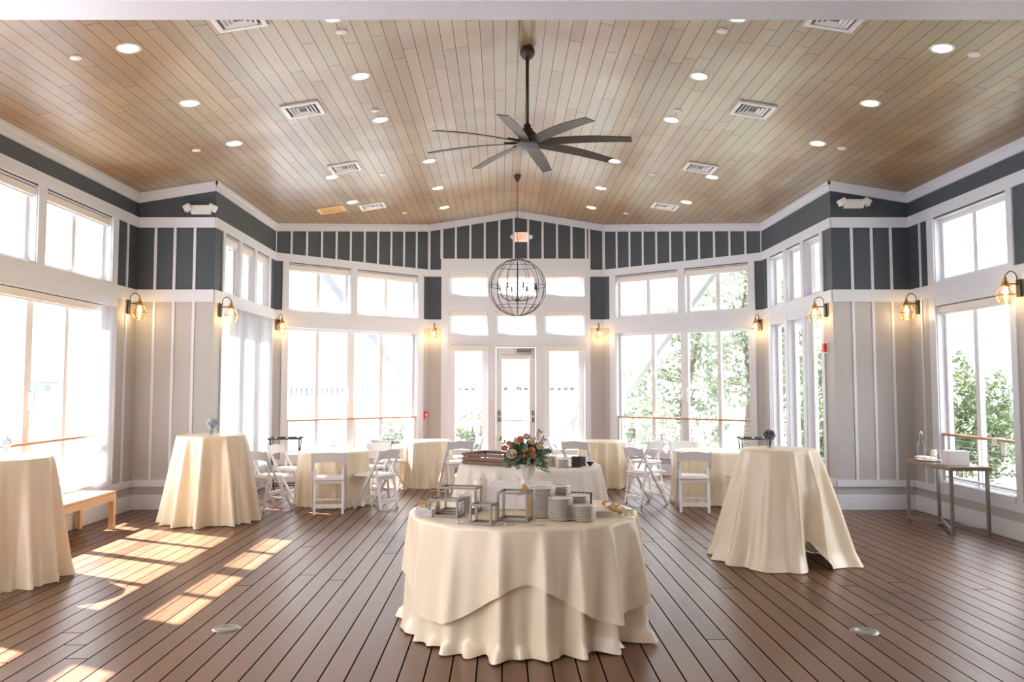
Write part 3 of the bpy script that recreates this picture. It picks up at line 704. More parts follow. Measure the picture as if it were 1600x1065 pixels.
# fire alarm devices
t = thing('fire_alarm_pull', 'small red fire alarm pull station on the wall left of the back door', 'fire alarm', tuple(sides[-1][3].P(3.247,-0.002,1.07)), math.atan2(sides[-1][3].d.y, sides[-1][3].d.x))
m = MB(); m.box(-0.035,0.035,-0.035,0,-0.075,0.075); m.build('housing', M['red'], t, bevel=0.004)
m = MB(); m.box(-0.025,0.025,-0.043,-0.034,-0.012,0.012); m.box(-0.02,0.02,-0.04,-0.034,-0.055,-0.04); m.build('pull_bar', M['whiteplastic'], t)
Q2 = sides[1][2]
t = thing('fire_strobe', 'white and red fire strobe box on the right projecting wall below its lantern', 'fire alarm', tuple(Q2.P(0.24,-0.002,2.16)), math.atan2(Q2.d.y, Q2.d.x)+PI)
m = MB(); m.box(-0.06,0.06,-0.02,0.02,-0.075,0.075); m.build('back_box', M['whiteplastic'], t, bevel=0.004)
m = MB(); m.box(-0.045,0.045,-0.055,0.055,-0.06,0.06); m.build('strobe_body', M['red'], t, bevel=0.006)

# floor outlet covers
m = MB(); m.lathe([(0.0,0.006),(0.055,0.006),(0.058,0.009),(0.085,0.009),(0.095,0.0)], n=36)
o0 = m.build('floor_outlet_cover', M['outlet']); o0.location = (-2.158,5.986,0); tag(o0,'round metal floor outlet cover on the left foreground boards','floor outlet','floor outlet covers')
for p,l in (((2.142,5.92,0),'round metal floor outlet cover on the right foreground boards'),((-2.065,11.595,0),'round metal floor outlet cover under the folding chairs on the left')):
    c = o0.copy(); col.objects.link(c); c.location = p; c['label'] = l

# ---------------------------------------------------------------- curtains
def curtain(name, label, p0, p1, z0, z1, n, amp, seed, inward=(1,0)):
    rnd = random.Random(seed); m = MB(); cols_ = n*8; rows_ = 14
    a = Vector((*p0,0)); b = Vector((*p1,0)); d = b-a; nrm = Vector((*inward,0)).normalized()
    ph = [rnd.uniform(0,6) for _ in range(6)]
    vs = []
    for j in range(rows_+1):
        z = z0+(z1-z0)*j/rows_; k = 0.75+0.25*(1-j/rows_)
        for i in range(cols_+1):
            u = i/cols_; w = u*n*2*PI + 1.1*math.sin(u*9+ph[0]) + 0.15*math.sin(j*0.5+ph[1])
            off = amp*k*(math.sin(w)+0.35*math.sin(2.3*w+ph[2]))
            q = a+d*u+nrm*off; vs.append((q.x,q.y,z))
    fs = [(j*(cols_+1)+i, j*(cols_+1)+i+1, (j+1)*(cols_+1)+i+1, (j+1)*(cols_+1)+i) for j in range(rows_) for i in range(cols_)]
    m.add(vs, fs, 0, True)
    o = m.build(name, M['sheer'])
    return tag(o, label, 'curtain')
curtain('sheer_curtain', 'wide white sheer curtain covering the tall left side windows down to the floor', (-4.10,12.05), (-4.10,14.36), 0.03, 2.74, 17, 0.026, 3)
curtain('sheer_curtain', 'narrow gathered white sheer curtain at the right end of the left window wall', (-5.14,10.46), (-5.14,10.86), 0.47, 2.63, 4, 0.02, 5)
for i,(a,b) in enumerate(((12.04,12.66),(12.82,13.44),(13.61,14.26))):
    curtain('sheer_curtain', 'white sheer panel inside the %s narrow upper window on the left side' % ('nearest','middle','farthest')[i], (-4.235,a), (-4.235,b), 2.96, 3.62, 4, 0.012, 20+i)

# ---------------------------------------------------------------- draped tables
def drape(rt, zt, rh, seed, nf, amp, hem=lambda th: 0.006, off=0.0, top=True, flare=0.0, puddle=0.0, na=240, nr=26, mod=None, tuck=None):
    rnd = random.Random(seed); ph = [rnd.uniform(0,2*PI) for _ in range(12)]
    def F(th, t):
        w = nf*th + 0.9*math.sin(2*th+ph[0]) + 0.7*math.sin(3*th+ph[1]) + 0.35*math.sin(5*th+ph[2]) + 0.25*t*math.sin(3*th+ph[7])
        f = 0.5+0.5*math.cos(w+0.3*math.sin(w)); f = f**2.0*1.9-0.6
        return f*(0.75+0.35*math.sin(2*th+ph[3])+0.2*math.sin(4*th+ph[4])) + 0.22*math.sin(2.0*w+ph[5])*t
    vs = []; fs = []
    if top:
        vs.append((0,0,zt+off)); rings0 = [0.5*rt, 0.93*rt, 0.985*rt]
    else: rings0 = []
    rings = []
    for r in rings0: rings.append([(r*math.cos(2*PI*k/na), r*math.sin(2*PI*k/na), zt+off-(0.0015 if r > 0.98*rt else 0)) for k in range(na)])
    for j in range(nr+1):
        t = j/nr; g = []
        for k in range(na):
            th = 2*PI*k/na; hz_ = hem(th); z = (zt-0.010+off)-(zt-0.010-hz_)*t
            dd = (zt-z)/zt       # true drop, so overlay and underlay agree
            r = rt+0.006+off + (rh-rt)*dd**1.15 + amp*(dd**0.6)*F(th, dd) + flare*max(0,dd-0.88)**1.0/0.12*0.5
            if puddle and dd > 0.9:
                e = (dd-0.9)/0.1; r += puddle*e*(0.5+0.5*math.sin(nf*1.7*th+ph[8]))*(0.6+0.4*math.sin(5*th+ph[9])); z += 0.030*math.sin(e*PI)*(0.5+0.5*math.sin(nf*2.3*th+ph[10]))
            if mod: r, z = mod(th, dd, r, z)
            g.append((r*math.cos(th), r*math.sin(th), max(z, 0.003)))
        rings.append(g)
    base = len(vs)
    for g in rings: vs += g
    if top: fs += [(0, base+k, base+(k+1)%na) for k in range(na)]
    for j in range(len(rings)-1):
        for k in range(na):
            a = base+j*na+k; b_ = base+j*na+(k+1)%na; fs.append((a, a+na, b_+na, b_))
    m = MB(); m.add(vs, fs, 0, True); return m
def inner_table(label, x_, y_, r, z, name='round_table'):
    t = thing(name, label, 'table', (x_,y_,0))
    m = MB(); m.lathe([(0.0,z-0.035),(r-0.02,z-0.035),(r-0.012,z-0.028),(r-0.012,z-0.008),(r-0.02,z-0.004),(0.0,z-0.004)], n=48); m.build('tabletop', M['wood'], t)
    m = MB(); m.lathe([(0.03,0.05),(0.03,z-0.035)], n=16); m.build('pedestal', M['black'], t)
    m = MB(); m.lathe([(0.0,0.0),(r*0.6,0.0),(r*0.6,0.02),(0.05,0.05),(0.0,0.05)], n=32); m.build('base', M['black'], t)
    return t
def cloth(mb, x_, y_, label, name='tablecloth', m_='cloth', group=None):
    o = mb.build(name, M[m_]); o.location = (x_,y_,0); return tag(o, label, 'tablecloth', group)

# front buffet table: long cloth with a square overlay
FX, FY, FR, FZ = -0.14, 6.08, 0.765, 0.78
def hem_sq(th): return 0.44-0.27*abs(math.sin(2*(th)))**1.6
inner_table('large round buffet table under the front ivory cloth', FX, FY, FR, FZ)
cloth(drape(FR, FZ, FR+0.01, 11, 17, 0.075, puddle=0.09, na=420), FX, FY, 'long ivory satin cloth reaching the floor around the front buffet table')
def squaremod(th, dd, r, z):
    c = abs(math.sin(2*th))
    return r+0.010+0.022*dd+0.03*c*dd, z
cloth(drape(FR, FZ, FR+0.01, 11, 17, 0.07, hem=hem_sq, off=0.006, na=420, mod=squaremod), FX, FY, 'square ivory overlay cloth with pointed corners on top of the front buffet table', 'overlay_cloth')

# second buffet table
TX, TY, TR = 0.02, 9.62, 0.77
inner_table('round buffet table behind the flowers under a pale cloth', TX, TY, TR, 0.78)
cloth(drape(TR, 0.78, TR+0.10, 23, 22, 0.065, puddle=0.03, na=320), TX, TY, 'pale ivory cloth on the second round buffet table behind the flowers', m_='linen')

# cocktail tables
def swag(th, dd, r, z):
    return r, z
inner_table('tall cocktail table under the ivory cloth left of centre', -3.84, 10.65, 0.40, 1.045)
cloth(drape(0.40, 1.045, 0.535, 31, 13, 0.09, puddle=0.01), -3.84, 10.65, 'ivory satin cloth on the tall cocktail table beside the folding chairs on the left')
inner_table('tall cocktail table under the ivory cloth at the left photo edge', -4.54, 7.36, 0.40, 1.045)
cloth(drape(0.40, 1.045, 0.49, 37, 12, 0.085, puddle=0.02), -4.54, 7.36, 'ivory satin cloth on the tall cocktail table cut by the left photo edge')
inner_table('tall cocktail table under the wide draped cloth on the right', 2.35, 8.28, 0.335, 1.05)
def swagR(th, dd, r, z):
    c = -1.22; w = 0.30; d = (th-2*PI-c) if th > PI else (th-c)
    g = math.exp(-(d/w)**2)
    if dd > 0.35:
        e = (dd-0.35)/0.65; r -= 0.20*g*e
        z = z + 0.24*math.exp(-(d/0.15)**2)*max(0,e-0.6)/0.4
        g2 = math.exp(-((d-0.42)/0.17)**2)+math.exp(-((d+0.42)/0.17)**2); r += 0.05*g2*e
    return r, z
cloth(drape(0.335, 1.05, 0.575, 43, 12, 0.085, flare=0.05, mod=swagR, na=300, nr=34), 2.35, 8.28, 'ivory satin cloth flaring wide with a tucked fold on the right cocktail table')

# four small dining tables at the windows
for (x_,y_,r,z,sd,hm,lab) in ((-2.63,12.15,0.475,0.745,51,0.50,'left table ringed by white folding chairs'),(-1.52,14.25,0.392,0.748,52,0.42,'small table just left of the back door'),
                          (1.36,14.25,0.395,0.74,53,0.42,'small table just right of the back door'),(2.67,12.40,0.485,0.725,54,0.51,'right table behind the wide draped cocktail table')):
    inner_table('round dining table, '+lab, x_, y_, r, z)
    cloth(drape(r, z, hm, sd, 13, 0.05, puddle=0.03), x_, y_, 'floor length ivory cloth on the '+lab)

# ---------------------------------------------------------------- white folding chairs (front is +y)
def make_chair():
    t = thing('folding_chair', '', 'chair')
    z = lambda k: k
    for s in (-1,1):
        m = MB(); pts = [(-0.215,0.785),(-0.175,0.66),(0.0,0.36),(0.215,0.0)]
        for i in range(3):
            (y0,z0),(y1,z1) = pts[i],pts[i+1]
            m.bar((s*0.205,y0,z0),(s*0.205,y1,z1),0.024,0.040,up=(1,0,0))
        m.build('side_rail', M['resin'], t, bevel=0.004)
        m = MB(); m.bar((s*0.178,-0.125,0.565),(s*0.178,-0.215,0.0),0.022,0.034,up=(1,0,0)); m.build('rear_leg', M['resin'], t, bevel=0.004)
        m = MB(); Mx = Matrix.Translation((s*0.205,-0.125,0.56)) @ Matrix.Rotation(PI/2,4,'Y'); m.lathe([(0.0,-0.016),(0.008,-0.016),(0.008,0.016),(0.0,0.016)], M=Mx, n=10); m.build('pivot_bolt', M['steel'], t)
    m = MB(); m.box(-0.19,0.19,-0.19,0.235,0.425,0.452); m.build('seat', M['resin'], t, bevel=0.010)
    m = MB(); m.box(-0.165,0.165,-0.165,0.205,0.452,0.466); m.build('seat_pad', M['whiteplastic'], t, bevel=0.007)
    m = MB(); n = 12; vs=[]
    for i in range(n+1):
        u = -1+2*i/n; xx_ = 0.195*u; bow = -0.022*(1-u*u); top = 0.765+0.022*(1-u*u); bot = 0.645+0.022*(1-u*u)
        yt = -0.205+bow; yb = -0.168+bow
        vs += [(xx_,yb-0.009,bot),(xx_,yb+0.009,bot),(xx_,yt+0.009,top),(xx_,yt-0.009,top)]
    fs=[]
    for i in range(n):
        o=4*i
        for k in range(4): fs.append((o+k,o+(k+1)%4,o+4+(k+1)%4,o+4+k))
    fs += [(0,3,2,1),(4*n,4*n+1,4*n+2,4*n+3)]
    m.add(vs,fs,0,False); m.build('backrest', M['resin'], t, bevel=0.003)
    m = MB(); m.box(-0.178,0.178,-0.208,-0.186,0.075,0.125); m.build('rear_stretcher', M['resin'], t, bevel=0.003)
    m = MB(); m.bar((-0.2,0.128,0.145),(0.2,0.128,0.145),0.035,0.016); m.build('front_stretcher', M['resin'], t)
    m = MB(); m.box(-0.178,0.178,-0.165,-0.145,0.385,0.425); m.build('seat_rail', M['resin'], t, bevel=0.003)
    return t
ch0 = make_chair(); fc = [True]
def chair(x_, y_, fxv, fyv, label):
    rz = math.atan2(fyv, fxv)-PI/2
    if fc[0]: o = ch0; fc[0] = False; o.location = (x_,y_,0); o.rotation_euler = (0,0,rz)
    else: o = dup(ch0, (x_,y_,0), rz)
    o['label'] = label; o['group'] = 'white folding chairs around the dining tables'
W_ = 'white folding chair '
chair(-2.54,11.37,-0.17,1, W_+'with its back to the camera at the left dining table')
chair(-3.36,11.60,0.69,0.72, W_+'in profile facing right beside the left cocktail cloth')
chair(-3.38,12.62,1,-0.25, W_+'half hidden behind the profile chair, under the left tray stand')
chair(-1.98,11.80,-0.86,0.5, W_+'in profile facing left at the right side of the left dining table')
chair(-2.22,12.86,-0.45,-0.9, W_+'on the window side of the left dining table, facing the room')
chair(-2.09,13.85,0.85,0.52, W_+'in profile facing right at the table left of the back door')
chair(-1.02,13.66,-0.45,0.9, W_+'seen from behind at the table left of the back door')
chair(-0.86,14.50,-1,-0.25, W_+'behind the crate tray, facing left near the glass door')
chair(0.93,13.62,0.45,0.9, W_+'seen from behind at the table right of the back door')
chair(0.72,14.50,1,-0.25, W_+'behind the flowers, facing right near the glass door')
chair(1.98,13.80,-0.75,0.66, W_+'in profile facing left at the table right of the back door')
chair(1.72,12.20,0.88,0.46, W_+'in profile facing right, crossing another chair on the right')
chair(2.24,11.53,0.14,1, W_+'with its back to the camera at the right dining table')
chair(2.98,11.55,-0.5,0.85, W_+'mostly hidden behind the right cocktail cloth')
chair(2.52,13.22,0.05,-1, W_+'on the window side of the right dining table, only its top showing')

# tray stands
def tray_stand(x_, y_, rz, label):
    t = thing('tray_stand', label, 'tray stand', (x_,y_,0), rz, 'folding tray stands')
    for s in (-1,1):
        m = MB(); m.tube([(-0.25,s*0.20,0.83),(0.25,s*0.20,0.83)],0.012,8); m.build('top_bar', M['black'], t)
        for q in (-1,1):
            m = MB(); yq = s*0.20
            m.tube([(q*0.215,yq,0.83),(q*0.19,-yq*0.9,0.015)],0.011,8); m.build('leg', M['black'], t)
        m = MB(); m.tube([(-0.20,-s*0.155,0.12),(0.20,-s*0.155,0.12)],0.009,8); m.build('stretcher', M['black'], t)
    for k in range(3):
        xq = -0.17+0.17*k; m = MB(); vs=[]; n=8
        for i in range(n+1):
            u=-1+2*i/n; zz=0.838-0.018*(1-u*u)
            vs += [(xq-0.022,u*0.20,zz),(xq+0.022,u*0.20,zz)]
        fs=[(2*i,2*i+1,2*i+3,2*i+2) for i in range(n)]
        b_=len(vs); vs+=[(a,b,c-0.003) for a,b,c in vs]; fs += [(b_+2*i,b_+2*i+2,b_+2*i+3,b_+2*i+1) for i in range(n)]
        m.add(vs,fs,0,False); m.build('strap', M['greyweb'], t)
tray_stand(-3.63,13.45,R(8),'black folding tray stand with pale straps by the left slanted windows')
tray_stand(3.62,13.45,R(-8),'black folding tray stand with pale straps by the right slanted windows')

# ---------------------------------------------------------------- bench and console
t = thing('wooden_bench', 'low light pine bench standing under the left windows', 'bench', (-4.965,9.35,0))
m = MB()
for k in range(5): xq=-0.215+k*0.087; m.box(xq,xq+0.08,-0.76,0.76,0.405,0.43)
m.build('slatted_top', M['wood'], t, bevel=0.004)
for sx in (-1,1):
    for sy in (-1,1):
        m = MB(); m.box(sx*0.19-0.03,sx*0.19+0.03,sy*0.71-0.03,sy*0.71+0.03,0,0.404); m.build('leg', M['wood'], t, bevel=0.003)
    m = MB(); m.box(sx*0.205-0.012,sx*0.205+0.012,-0.68,0.68,0.33,0.404); m.build('side_apron', M['wood'], t)
for sy in (-1,1):
    m = MB(); m.box(-0.16,0.16,sy*0.715-0.012,sy*0.715+0.012,0.33,0.404); m.build('end_apron', M['wood'], t)

t = thing('console_table', 'narrow console table with dark top and crossed metal base by the right window', 'table', (4.865,10.13,0))
m = MB(); m.box(-0.235,0.235,-0.56,0.56,0.705,0.75); m.build('tabletop', M['tablewood'], t, bevel=0.004)
CL = [(-0.205,0.50),(0.165,0.50),(-0.205,-0.52),(0.205,-0.50)]
for (a,b) in CL:
    m = MB(); m.box(a-0.016,a+0.016,b-0.016,b+0.016,0,0.705); m.build('leg', M['nickel'], t)
m = MB(); m.bar((-0.205,0.50,0.05),(0.205,-0.50,0.05),0.025,0.022); m.build('cross_stretcher', M['nickel'], t)
m = MB(); m.bar((0.165,0.50,0.05),(-0.205,-0.52,0.05),0.025,0.0225); m.build('cross_stretcher', M['nickel'], t)
CZ = 0.7505
t = thing('water_bottle', 'clear swing top glass bottle standing on the console table', 'bottle', (4.80,10.56,CZ))
m = MB(); m.lathe([(0.0,0.0),(0.038,0.0),(0.042,0.008),(0.042,0.16),(0.034,0.20),(0.016,0.245),(0.014,0.295),(0.017,0.30),(0.017,0.31)], n=24); m.build('glass_body', M['clear'], t)
m = MB(); m.lathe([(0.0,0.31),(0.014,0.311),(0.012,0.335),(0.0,0.338)], n=16); m.build('stopper', M['china'], t)
m = MB(); m.tube([(0.018,0,0.27),(0.021,0,0.31),(0.0,0,0.343),(-0.021,0,0.31),(-0.018,0,0.27)],0.0018,5); m.build('wire_clasp', M['steel'], t)
t = thing('candle_holder', 'cream candle in a clear glass cylinder on the console table', 'candle', (4.92,10.50,CZ))
m = MB(); m.lathe([(0.0,0.002),(0.042,0.002),(0.042,0.14)], n=24); m.build('glass_cylinder', M['clear'], t)
m = MB(); m.lathe([(0.0,0.004),(0.032,0.004),(0.032,0.115),(0.028,0.12),(0.0,0.118)], n=20); w_=m.build('candle', M['wax'], t)
m = MB(); m.tube([(0,0,0.118),(0.001,0,0.13)],0.0015,5); m.build('wick', M['black'], w_)
t = thing('tray', 'shallow white oval tray holding rolled napkins on the console table', 'tray', (4.79,10.36,CZ))
m = MB(); m.lathe([(0.0,0.003),(0.10,0.003),(0.125,0.018),(0.13,0.018),(0.105,0.0),(0.0,0.0)], n=28, M=Matrix.Diagonal((1,1.6,1,1))); m.build('dish', M['china'], t)
rnd = random.Random(4)
for k in range(5):
    t = thing('rolled_napkin', ('nearest','second','middle','fourth','farthest')[k]+' cream rolled napkin in the oval tray on the console table', 'napkin', (4.75+0.02*(k%2),10.24+0.055*k,CZ+0.034), rnd.uniform(-0.3,0.3), 'rolled napkins in the oval tray')
    m = MB(); m.tube([(-0.07,0,0),(-0.03,0,0.003),(0.03,0,0.003),(0.07,0,0)],[0.014,0.017,0.017,0.013],10); m.build('roll', M['whitecloth'], t)
    m = MB(); m.lathe([(0.0175,-0.008),(0.019,0),(0.0175,0.008)], n=14, M=Matrix.Rotation(PI/2,4,'Y')); m.build('tie', M['ribbon'], t)
t = thing('water_glass', 'small clear tumbler beside the white box on the console table', 'glass', (4.68,9.93,CZ))
m = MB(); m.lathe([(0.0,0.003),(0.030,0.003),(0.036,0.11),(0.038,0.11),(0.033,0.0),(0.0,0.0)], n=24); m.build('tumbler', M['clear'], t)
t = thing('card_box', 'white card box standing on the console table', 'box', (4.83,9.82,CZ), 0)
m = MB(); m.box(-0.115,0.115,-0.07,0.07,0,0.16); m.build('box_body', M['whiteplastic'], t, bevel=0.003)
m = MB(); m.box(-0.05,0.05,-0.003,0.003,0.1605,0.1625); m.build('card_slot', M['greylinen'], t)
o = MB(); o.box(-0.045,0.045,-0.02,-0.012,-0.16,0.03); o.box(-0.045,0.045,-0.02,0.09,0.03,0.036); o.box(-0.045,0.045,0.082,0.09,-0.05,0.03)
o = o.build('hand_towel', M['whitecloth'], bevel=0.003); o.location = (5.23-0.012,9.75,1.055-0.036+0.03); o.rotation_euler=(0,0,PI/2+0.0)
o.location=(5.30,9.72,1.022); tag(o,'white towel hanging over the guard rail behind the console table','towel')

# ---------------------------------------------------------------- flowers
def leaf_mesh(m, base, d, L_, w, rnd, up=None):
    d = Vector(d).normalized(); s_ = d.cross(Vector((rnd.uniform(-1,1),rnd.uniform(-1,1),rnd.uniform(-0.3,1)))); s_.normalize(); n_ = s_.cross(d)
    b = Vector(base); pts=[]
    for t_, ww in ((0,0.05),(0.3,0.85),(0.6,1.0),(0.85,0.6),(1,0.03)):
        c = b+d*L_*t_+n_*0.12*L_*math.sin(PI*t_)
        pts += [c-s_*w*ww*0.5, c+s_*w*ww*0.5]
    m.add(pts, [(2*i,2*i+1,2*i+3,2*i+2) for i in range(4)], 0, True)
def rose(m, c, r, seed, d=(0,0,1)):
    rnd = random.Random(seed); q = Vector((0,0,1)).rotation_difference(Vector(d).normalized()).to_matrix().to_4x4(); T = Matrix.Translation(c) @ q
    m.lathe([(0.0,0.55*r),(0.2*r,0.5*r),(0.28*r,0.1*r),(0.0,-0.3*r)], M=T, n=12)
    for lay,(rr,h,n) in enumerate(((0.38,0.62,3),(0.62,0.55,4),(0.85,0.40,5),(1.0,0.15,6))):
        for k in range(n):
            a0 = 2*PI*(k+0.37*lay)/n; sp_ = 2*PI/n*0.72; vs=[]
            for i in range(7):
                a = a0+sp_*(-1+2*i/6)
                e = 1-((i-3)/3)**2*0.25
                for (f,zz) in ((0.25,-0.45),(0.8,-0.1),(1.0,h*0.6),(1.08,h*e)):
                    rad = rr*r*f*(0.9 if zz<0 else 1)
                    vs.append(T @ Vector((rad*math.cos(a), rad*math.sin(a), zz*r)))
            fs=[(i*4+j,i*4+j+1,i*4+5+j,i*4+4+j) for i in range(6) for j in range(3)]
            m.add(vs, fs, 0, True)
# cloth covered riser and urn with the main arrangement
RX, RY, RZ = -0.155, 6.22, 0.787
m = MB(); hw=0.225; hd=0.17; H=0.165
nn=14; vs=[]; fs=[]
def riser_pt(u,v): return u,v
# box with gently folded skirt
per=[]
for i in range(4):
    cs=[(-hw,-hd),(hw,-hd),(hw,hd),(-hw,hd)]; a_=cs[i]; b_=cs[(i+1)%4]
    for k in range(14): per.append((a_[0]+(b_[0]-a_[0])*k/14, a_[1]+(b_[1]-a_[1])*k/14, i, k/14))
n=len(per)
for j,(z_,s_) in enumerate(((H,0.97),(H-0.006,1.0),(H*0.66,1.025),(H*0.33,1.045),(0.006,1.06))):
    for (px_,py_,i,k) in per:
        w=1+0.02*(j/4)*math.sin(k*PI*7); vs.append((px_*s_*w,py_*s_*w,z_))
for j in range(4):
    for k in range(n): fs.append((j*n+k,(j+1)*n+k,(j+1)*n+(k+1)%n,j*n+(k+1)%n))
fs.append(tuple(range(n)))
m.add(vs,fs,0,False); o=m.build('draped_riser', M['whitecloth']); o.location=(RX,RY,RZ); o.rotation_euler=(0,0,R(-4)); tag(o,'riser box draped in white cloth under the flower urn','riser')
UZ = RZ+H+0.001
t = thing('flower_urn', 'white tapered pedestal urn holding the main bouquet', 'vase', (-0.125,6.17,UZ))
m = MB(); m.lathe([(0.0,0.0),(0.036,0.0),(0.038,0.012),(0.03,0.022),(0.03,0.03),(0.052,0.06),(0.072,0.10),(0.078,0.135),(0.072,0.135),(0.04,0.06),(0.0,0.05)], n=10, smooth=False); m.build('urn_body', M['china'], t)
m = MB(); m.lathe([(0.078,0.130),(0.082,0.136),(0.080,0.142),(0.072,0.137)], n=28); m.build('rim', M['china'], t)
t = thing('flower_bouquet', 'peach and cream bouquet with eucalyptus leaves in the white urn', 'flowers', (-0.125,6.17,UZ+0.13))
rnd = random.Random(8)
m = MB()
for k in range(260):
    a = rnd.uniform(0,2*PI); e = rnd.uniform(-0.15,1.2); d = Vector((math.cos(a)*math.cos(e),math.sin(a)*math.cos(e)*0.8,math.sin(e)))
    b = Vector((0,0,0.03))+d*rnd.uniform(0.02,0.12)*Vector((1.15,1,0.9)).length/1.7
    leaf_mesh(m, b, d+Vector((rnd.uniform(-.5,.5),rnd.uniform(-.5,.5),rnd.uniform(-.4,.3))), rnd.uniform(0.045,0.08), rnd.uniform(0.022,0.036), rnd)
m.build('green_leaves', M['leaf'], t)
m = MB()
for k in range(120):
    a = rnd.uniform(0,2*PI); e = rnd.uniform(-0.25,1.0); d = Vector((math.cos(a)*math.cos(e),math.sin(a)*math.cos(e)*0.8,math.sin(e)))
    leaf_mesh(m, Vector((0,0,0.03))+d*rnd.uniform(0.07,0.13), d+Vector((rnd.uniform(-.6,.6),rnd.uniform(-.5,.5),rnd.uniform(-.6,.1))), rnd.uniform(0.035,0.055), rnd.uniform(0.026,0.038), rnd)
m.build('eucalyptus_leaves', M['greyleaf'], t)
for (a,b,c,rd) in ((-0.145,0.125,0.022,0),(-0.115,0.16,0.019,1),(-0.035,0.19,0.023,2),(0.045,0.11,0.024,3),(0.055,0.075,0.021,4),(-0.012,0.07,0.016,5)):
    m = MB(); rose(m,(a,-0.085,b),c,60+rd,(a*2,-1,0.6)); m.build('peach_rose', M['peach'], t)
for (a,b,c,rd) in ((-0.095,0.085,0.036,1),(-0.06,0.175,0.022,2),(0.01,0.205,0.026,3),(0.0,0.115,0.020,4),(0.10,0.135,0.022,5),(-0.085,0.02,0.018,6),(0.045,0.17,0.022,7)):
    m = MB(); rose(m,(a,-0.08,b),c,80+rd,(a*2,-1,0.7)); m.build('cream_rose', M['cream'], t)
for (dx,dz,sg) in ((0.10,0.24,1),(-0.17,0.19,-1),(0.16,-0.03,1),(0.13,0.19,1)):
    m = MB(); m.tube([(0,-0.03,0.05),(dx*0.6,-0.05,dz*0.7),(dx,-0.06,dz)],0.0018,5)
    for i in range(7):
        f=0.5+0.08*i; bb=Vector((dx*f,-0.055,dz*f+0.02*(1-f)))
        for q in (-1,1): leaf_mesh(m,bb,(dx*2-q*dz,q*0.2,dz+q*dx*2),0.028,0.014,rnd)
    m.build('trailing_sprig', M['leaf'], t)

# small flower vases on the cocktail tables
def posy(x_,y_,z_,label,petal,seed,ball=0.05):
    t = thing('posy_vase', label, 'flowers', (x_,y_,z_)); rnd = random.Random(seed)
    m = MB(); m.lathe([(0.0,0.002),(0.028,0.002),(0.034,0.03),(0.03,0.07),(0.033,0.075),(0.036,0.03),(0.03,0.0),(0.0,0.0)], n=20); m.build('glass_jar', M['clear'], t)
    m = MB()
    for k in range(5): m.tube([(rnd.uniform(-.015,.015),rnd.uniform(-.015,.015),0.006),(rnd.uniform(-.01,.01),rnd.uniform(-.01,.01),0.10)],0.0016,5)
    m.build('stems', M['leaf'], t)
    m = MB(); c = Vector((0,0,0.075+ball))
    for k in range(150):
        d = Vector((rnd.gauss(0,1),rnd.gauss(0,1),rnd.gauss(0,1))).normalized(); d.z = max(d.z,-0.7)
        leaf_mesh(m, c+d*ball*0.55, d+Vector((rnd.uniform(-.7,.7),rnd.uniform(-.7,.7),rnd.uniform(-.7,.7))), ball*0.62, ball*0.5, rnd)
    m.lathe([(0.0,ball*0.6),(ball*0.45,ball*0.4),(ball*0.6,0),(ball*0.45,-ball*0.4),(0.0,-ball*0.6)], c, 14)
    m.build('blossoms', M[petal], t)
posy(-3.835,10.62,1.0465,'pale blue flower posy in a clear jar on the left cocktail table beside the chairs','bluepetal',1,0.062)
posy(-4.47,7.33,1.0465,'pale blue and green posy on the cocktail table at the left photo edge','bluepetal',2,0.05)
posy(2.25,8.25,1.0515,'dusty grey round posy in a clear jar on the right draped cocktail table','greypetal',3,0.05)

# ---------------------------------------------------------------- front buffet items
TZ = FZ+0.0068
def plate_mesh(r):
    m = MB(); m.lathe([(0.0,0.0035),(r*0.62,0.0035),(r*0.72,0.007),(r*0.99,0.013),(r,0.0145),(r*0.985,0.0155),(r*0.72,0.0095),(r*0.6,0.006),(0.0,0.006)], n=36)
    m.lathe([(0.0,0.0),(r*0.58,0.0),(r*0.62,0.0035)], n=36); return m
pl0 = plate_mesh(0.082).build('plate', M['china']); pl0['category'] = 'plate'; fp=[True]
def nth(k): return ['','first','second','third','fourth','fifth','sixth','seventh','eighth','ninth','tenth','eleventh','twelfth'][k]
def stack(x_,y_,n,lab,grp,z=TZ,scale=1.0,step=0.0092,keep=None):
    rnd = random.Random(int(x_*1000)+n)
    for k in range(n):
        if fp[0]: o = pl0; fp[0] = False
        else: o = pl0.copy(); col.objects.link(o)
        o.location = (x_+rnd.uniform(-.0012,.0012), y_+rnd.uniform(-.0012,.0012), z+k*step); o.scale=(scale,scale,scale)
        o['label'] = ('top plate of ' if k==n-1 else 'bottom plate of ' if k==0 else '%s plate in ' % (nth(k+1)+' lowest' if k < n/2 else nth(n-k)+' highest'))+lab; o['group'] = grp
stack(-0.02,5.74,20,'the tallest stack beside the brown wooden frame','plates in the tallest stack')
stack(0.085,5.60,15,'the middle front stack of the buffet','plates in the middle front stack')
stack(0.228,5.585,10,'the short front stack on the right','plates in the short front stack')
stack(0.10,5.93,19,'the back stack hidden behind the tallest one','plates in the hidden back stack')
stack(0.215,5.80,14,'the back stack beside the dark woven basket','plates in the stack by the basket')

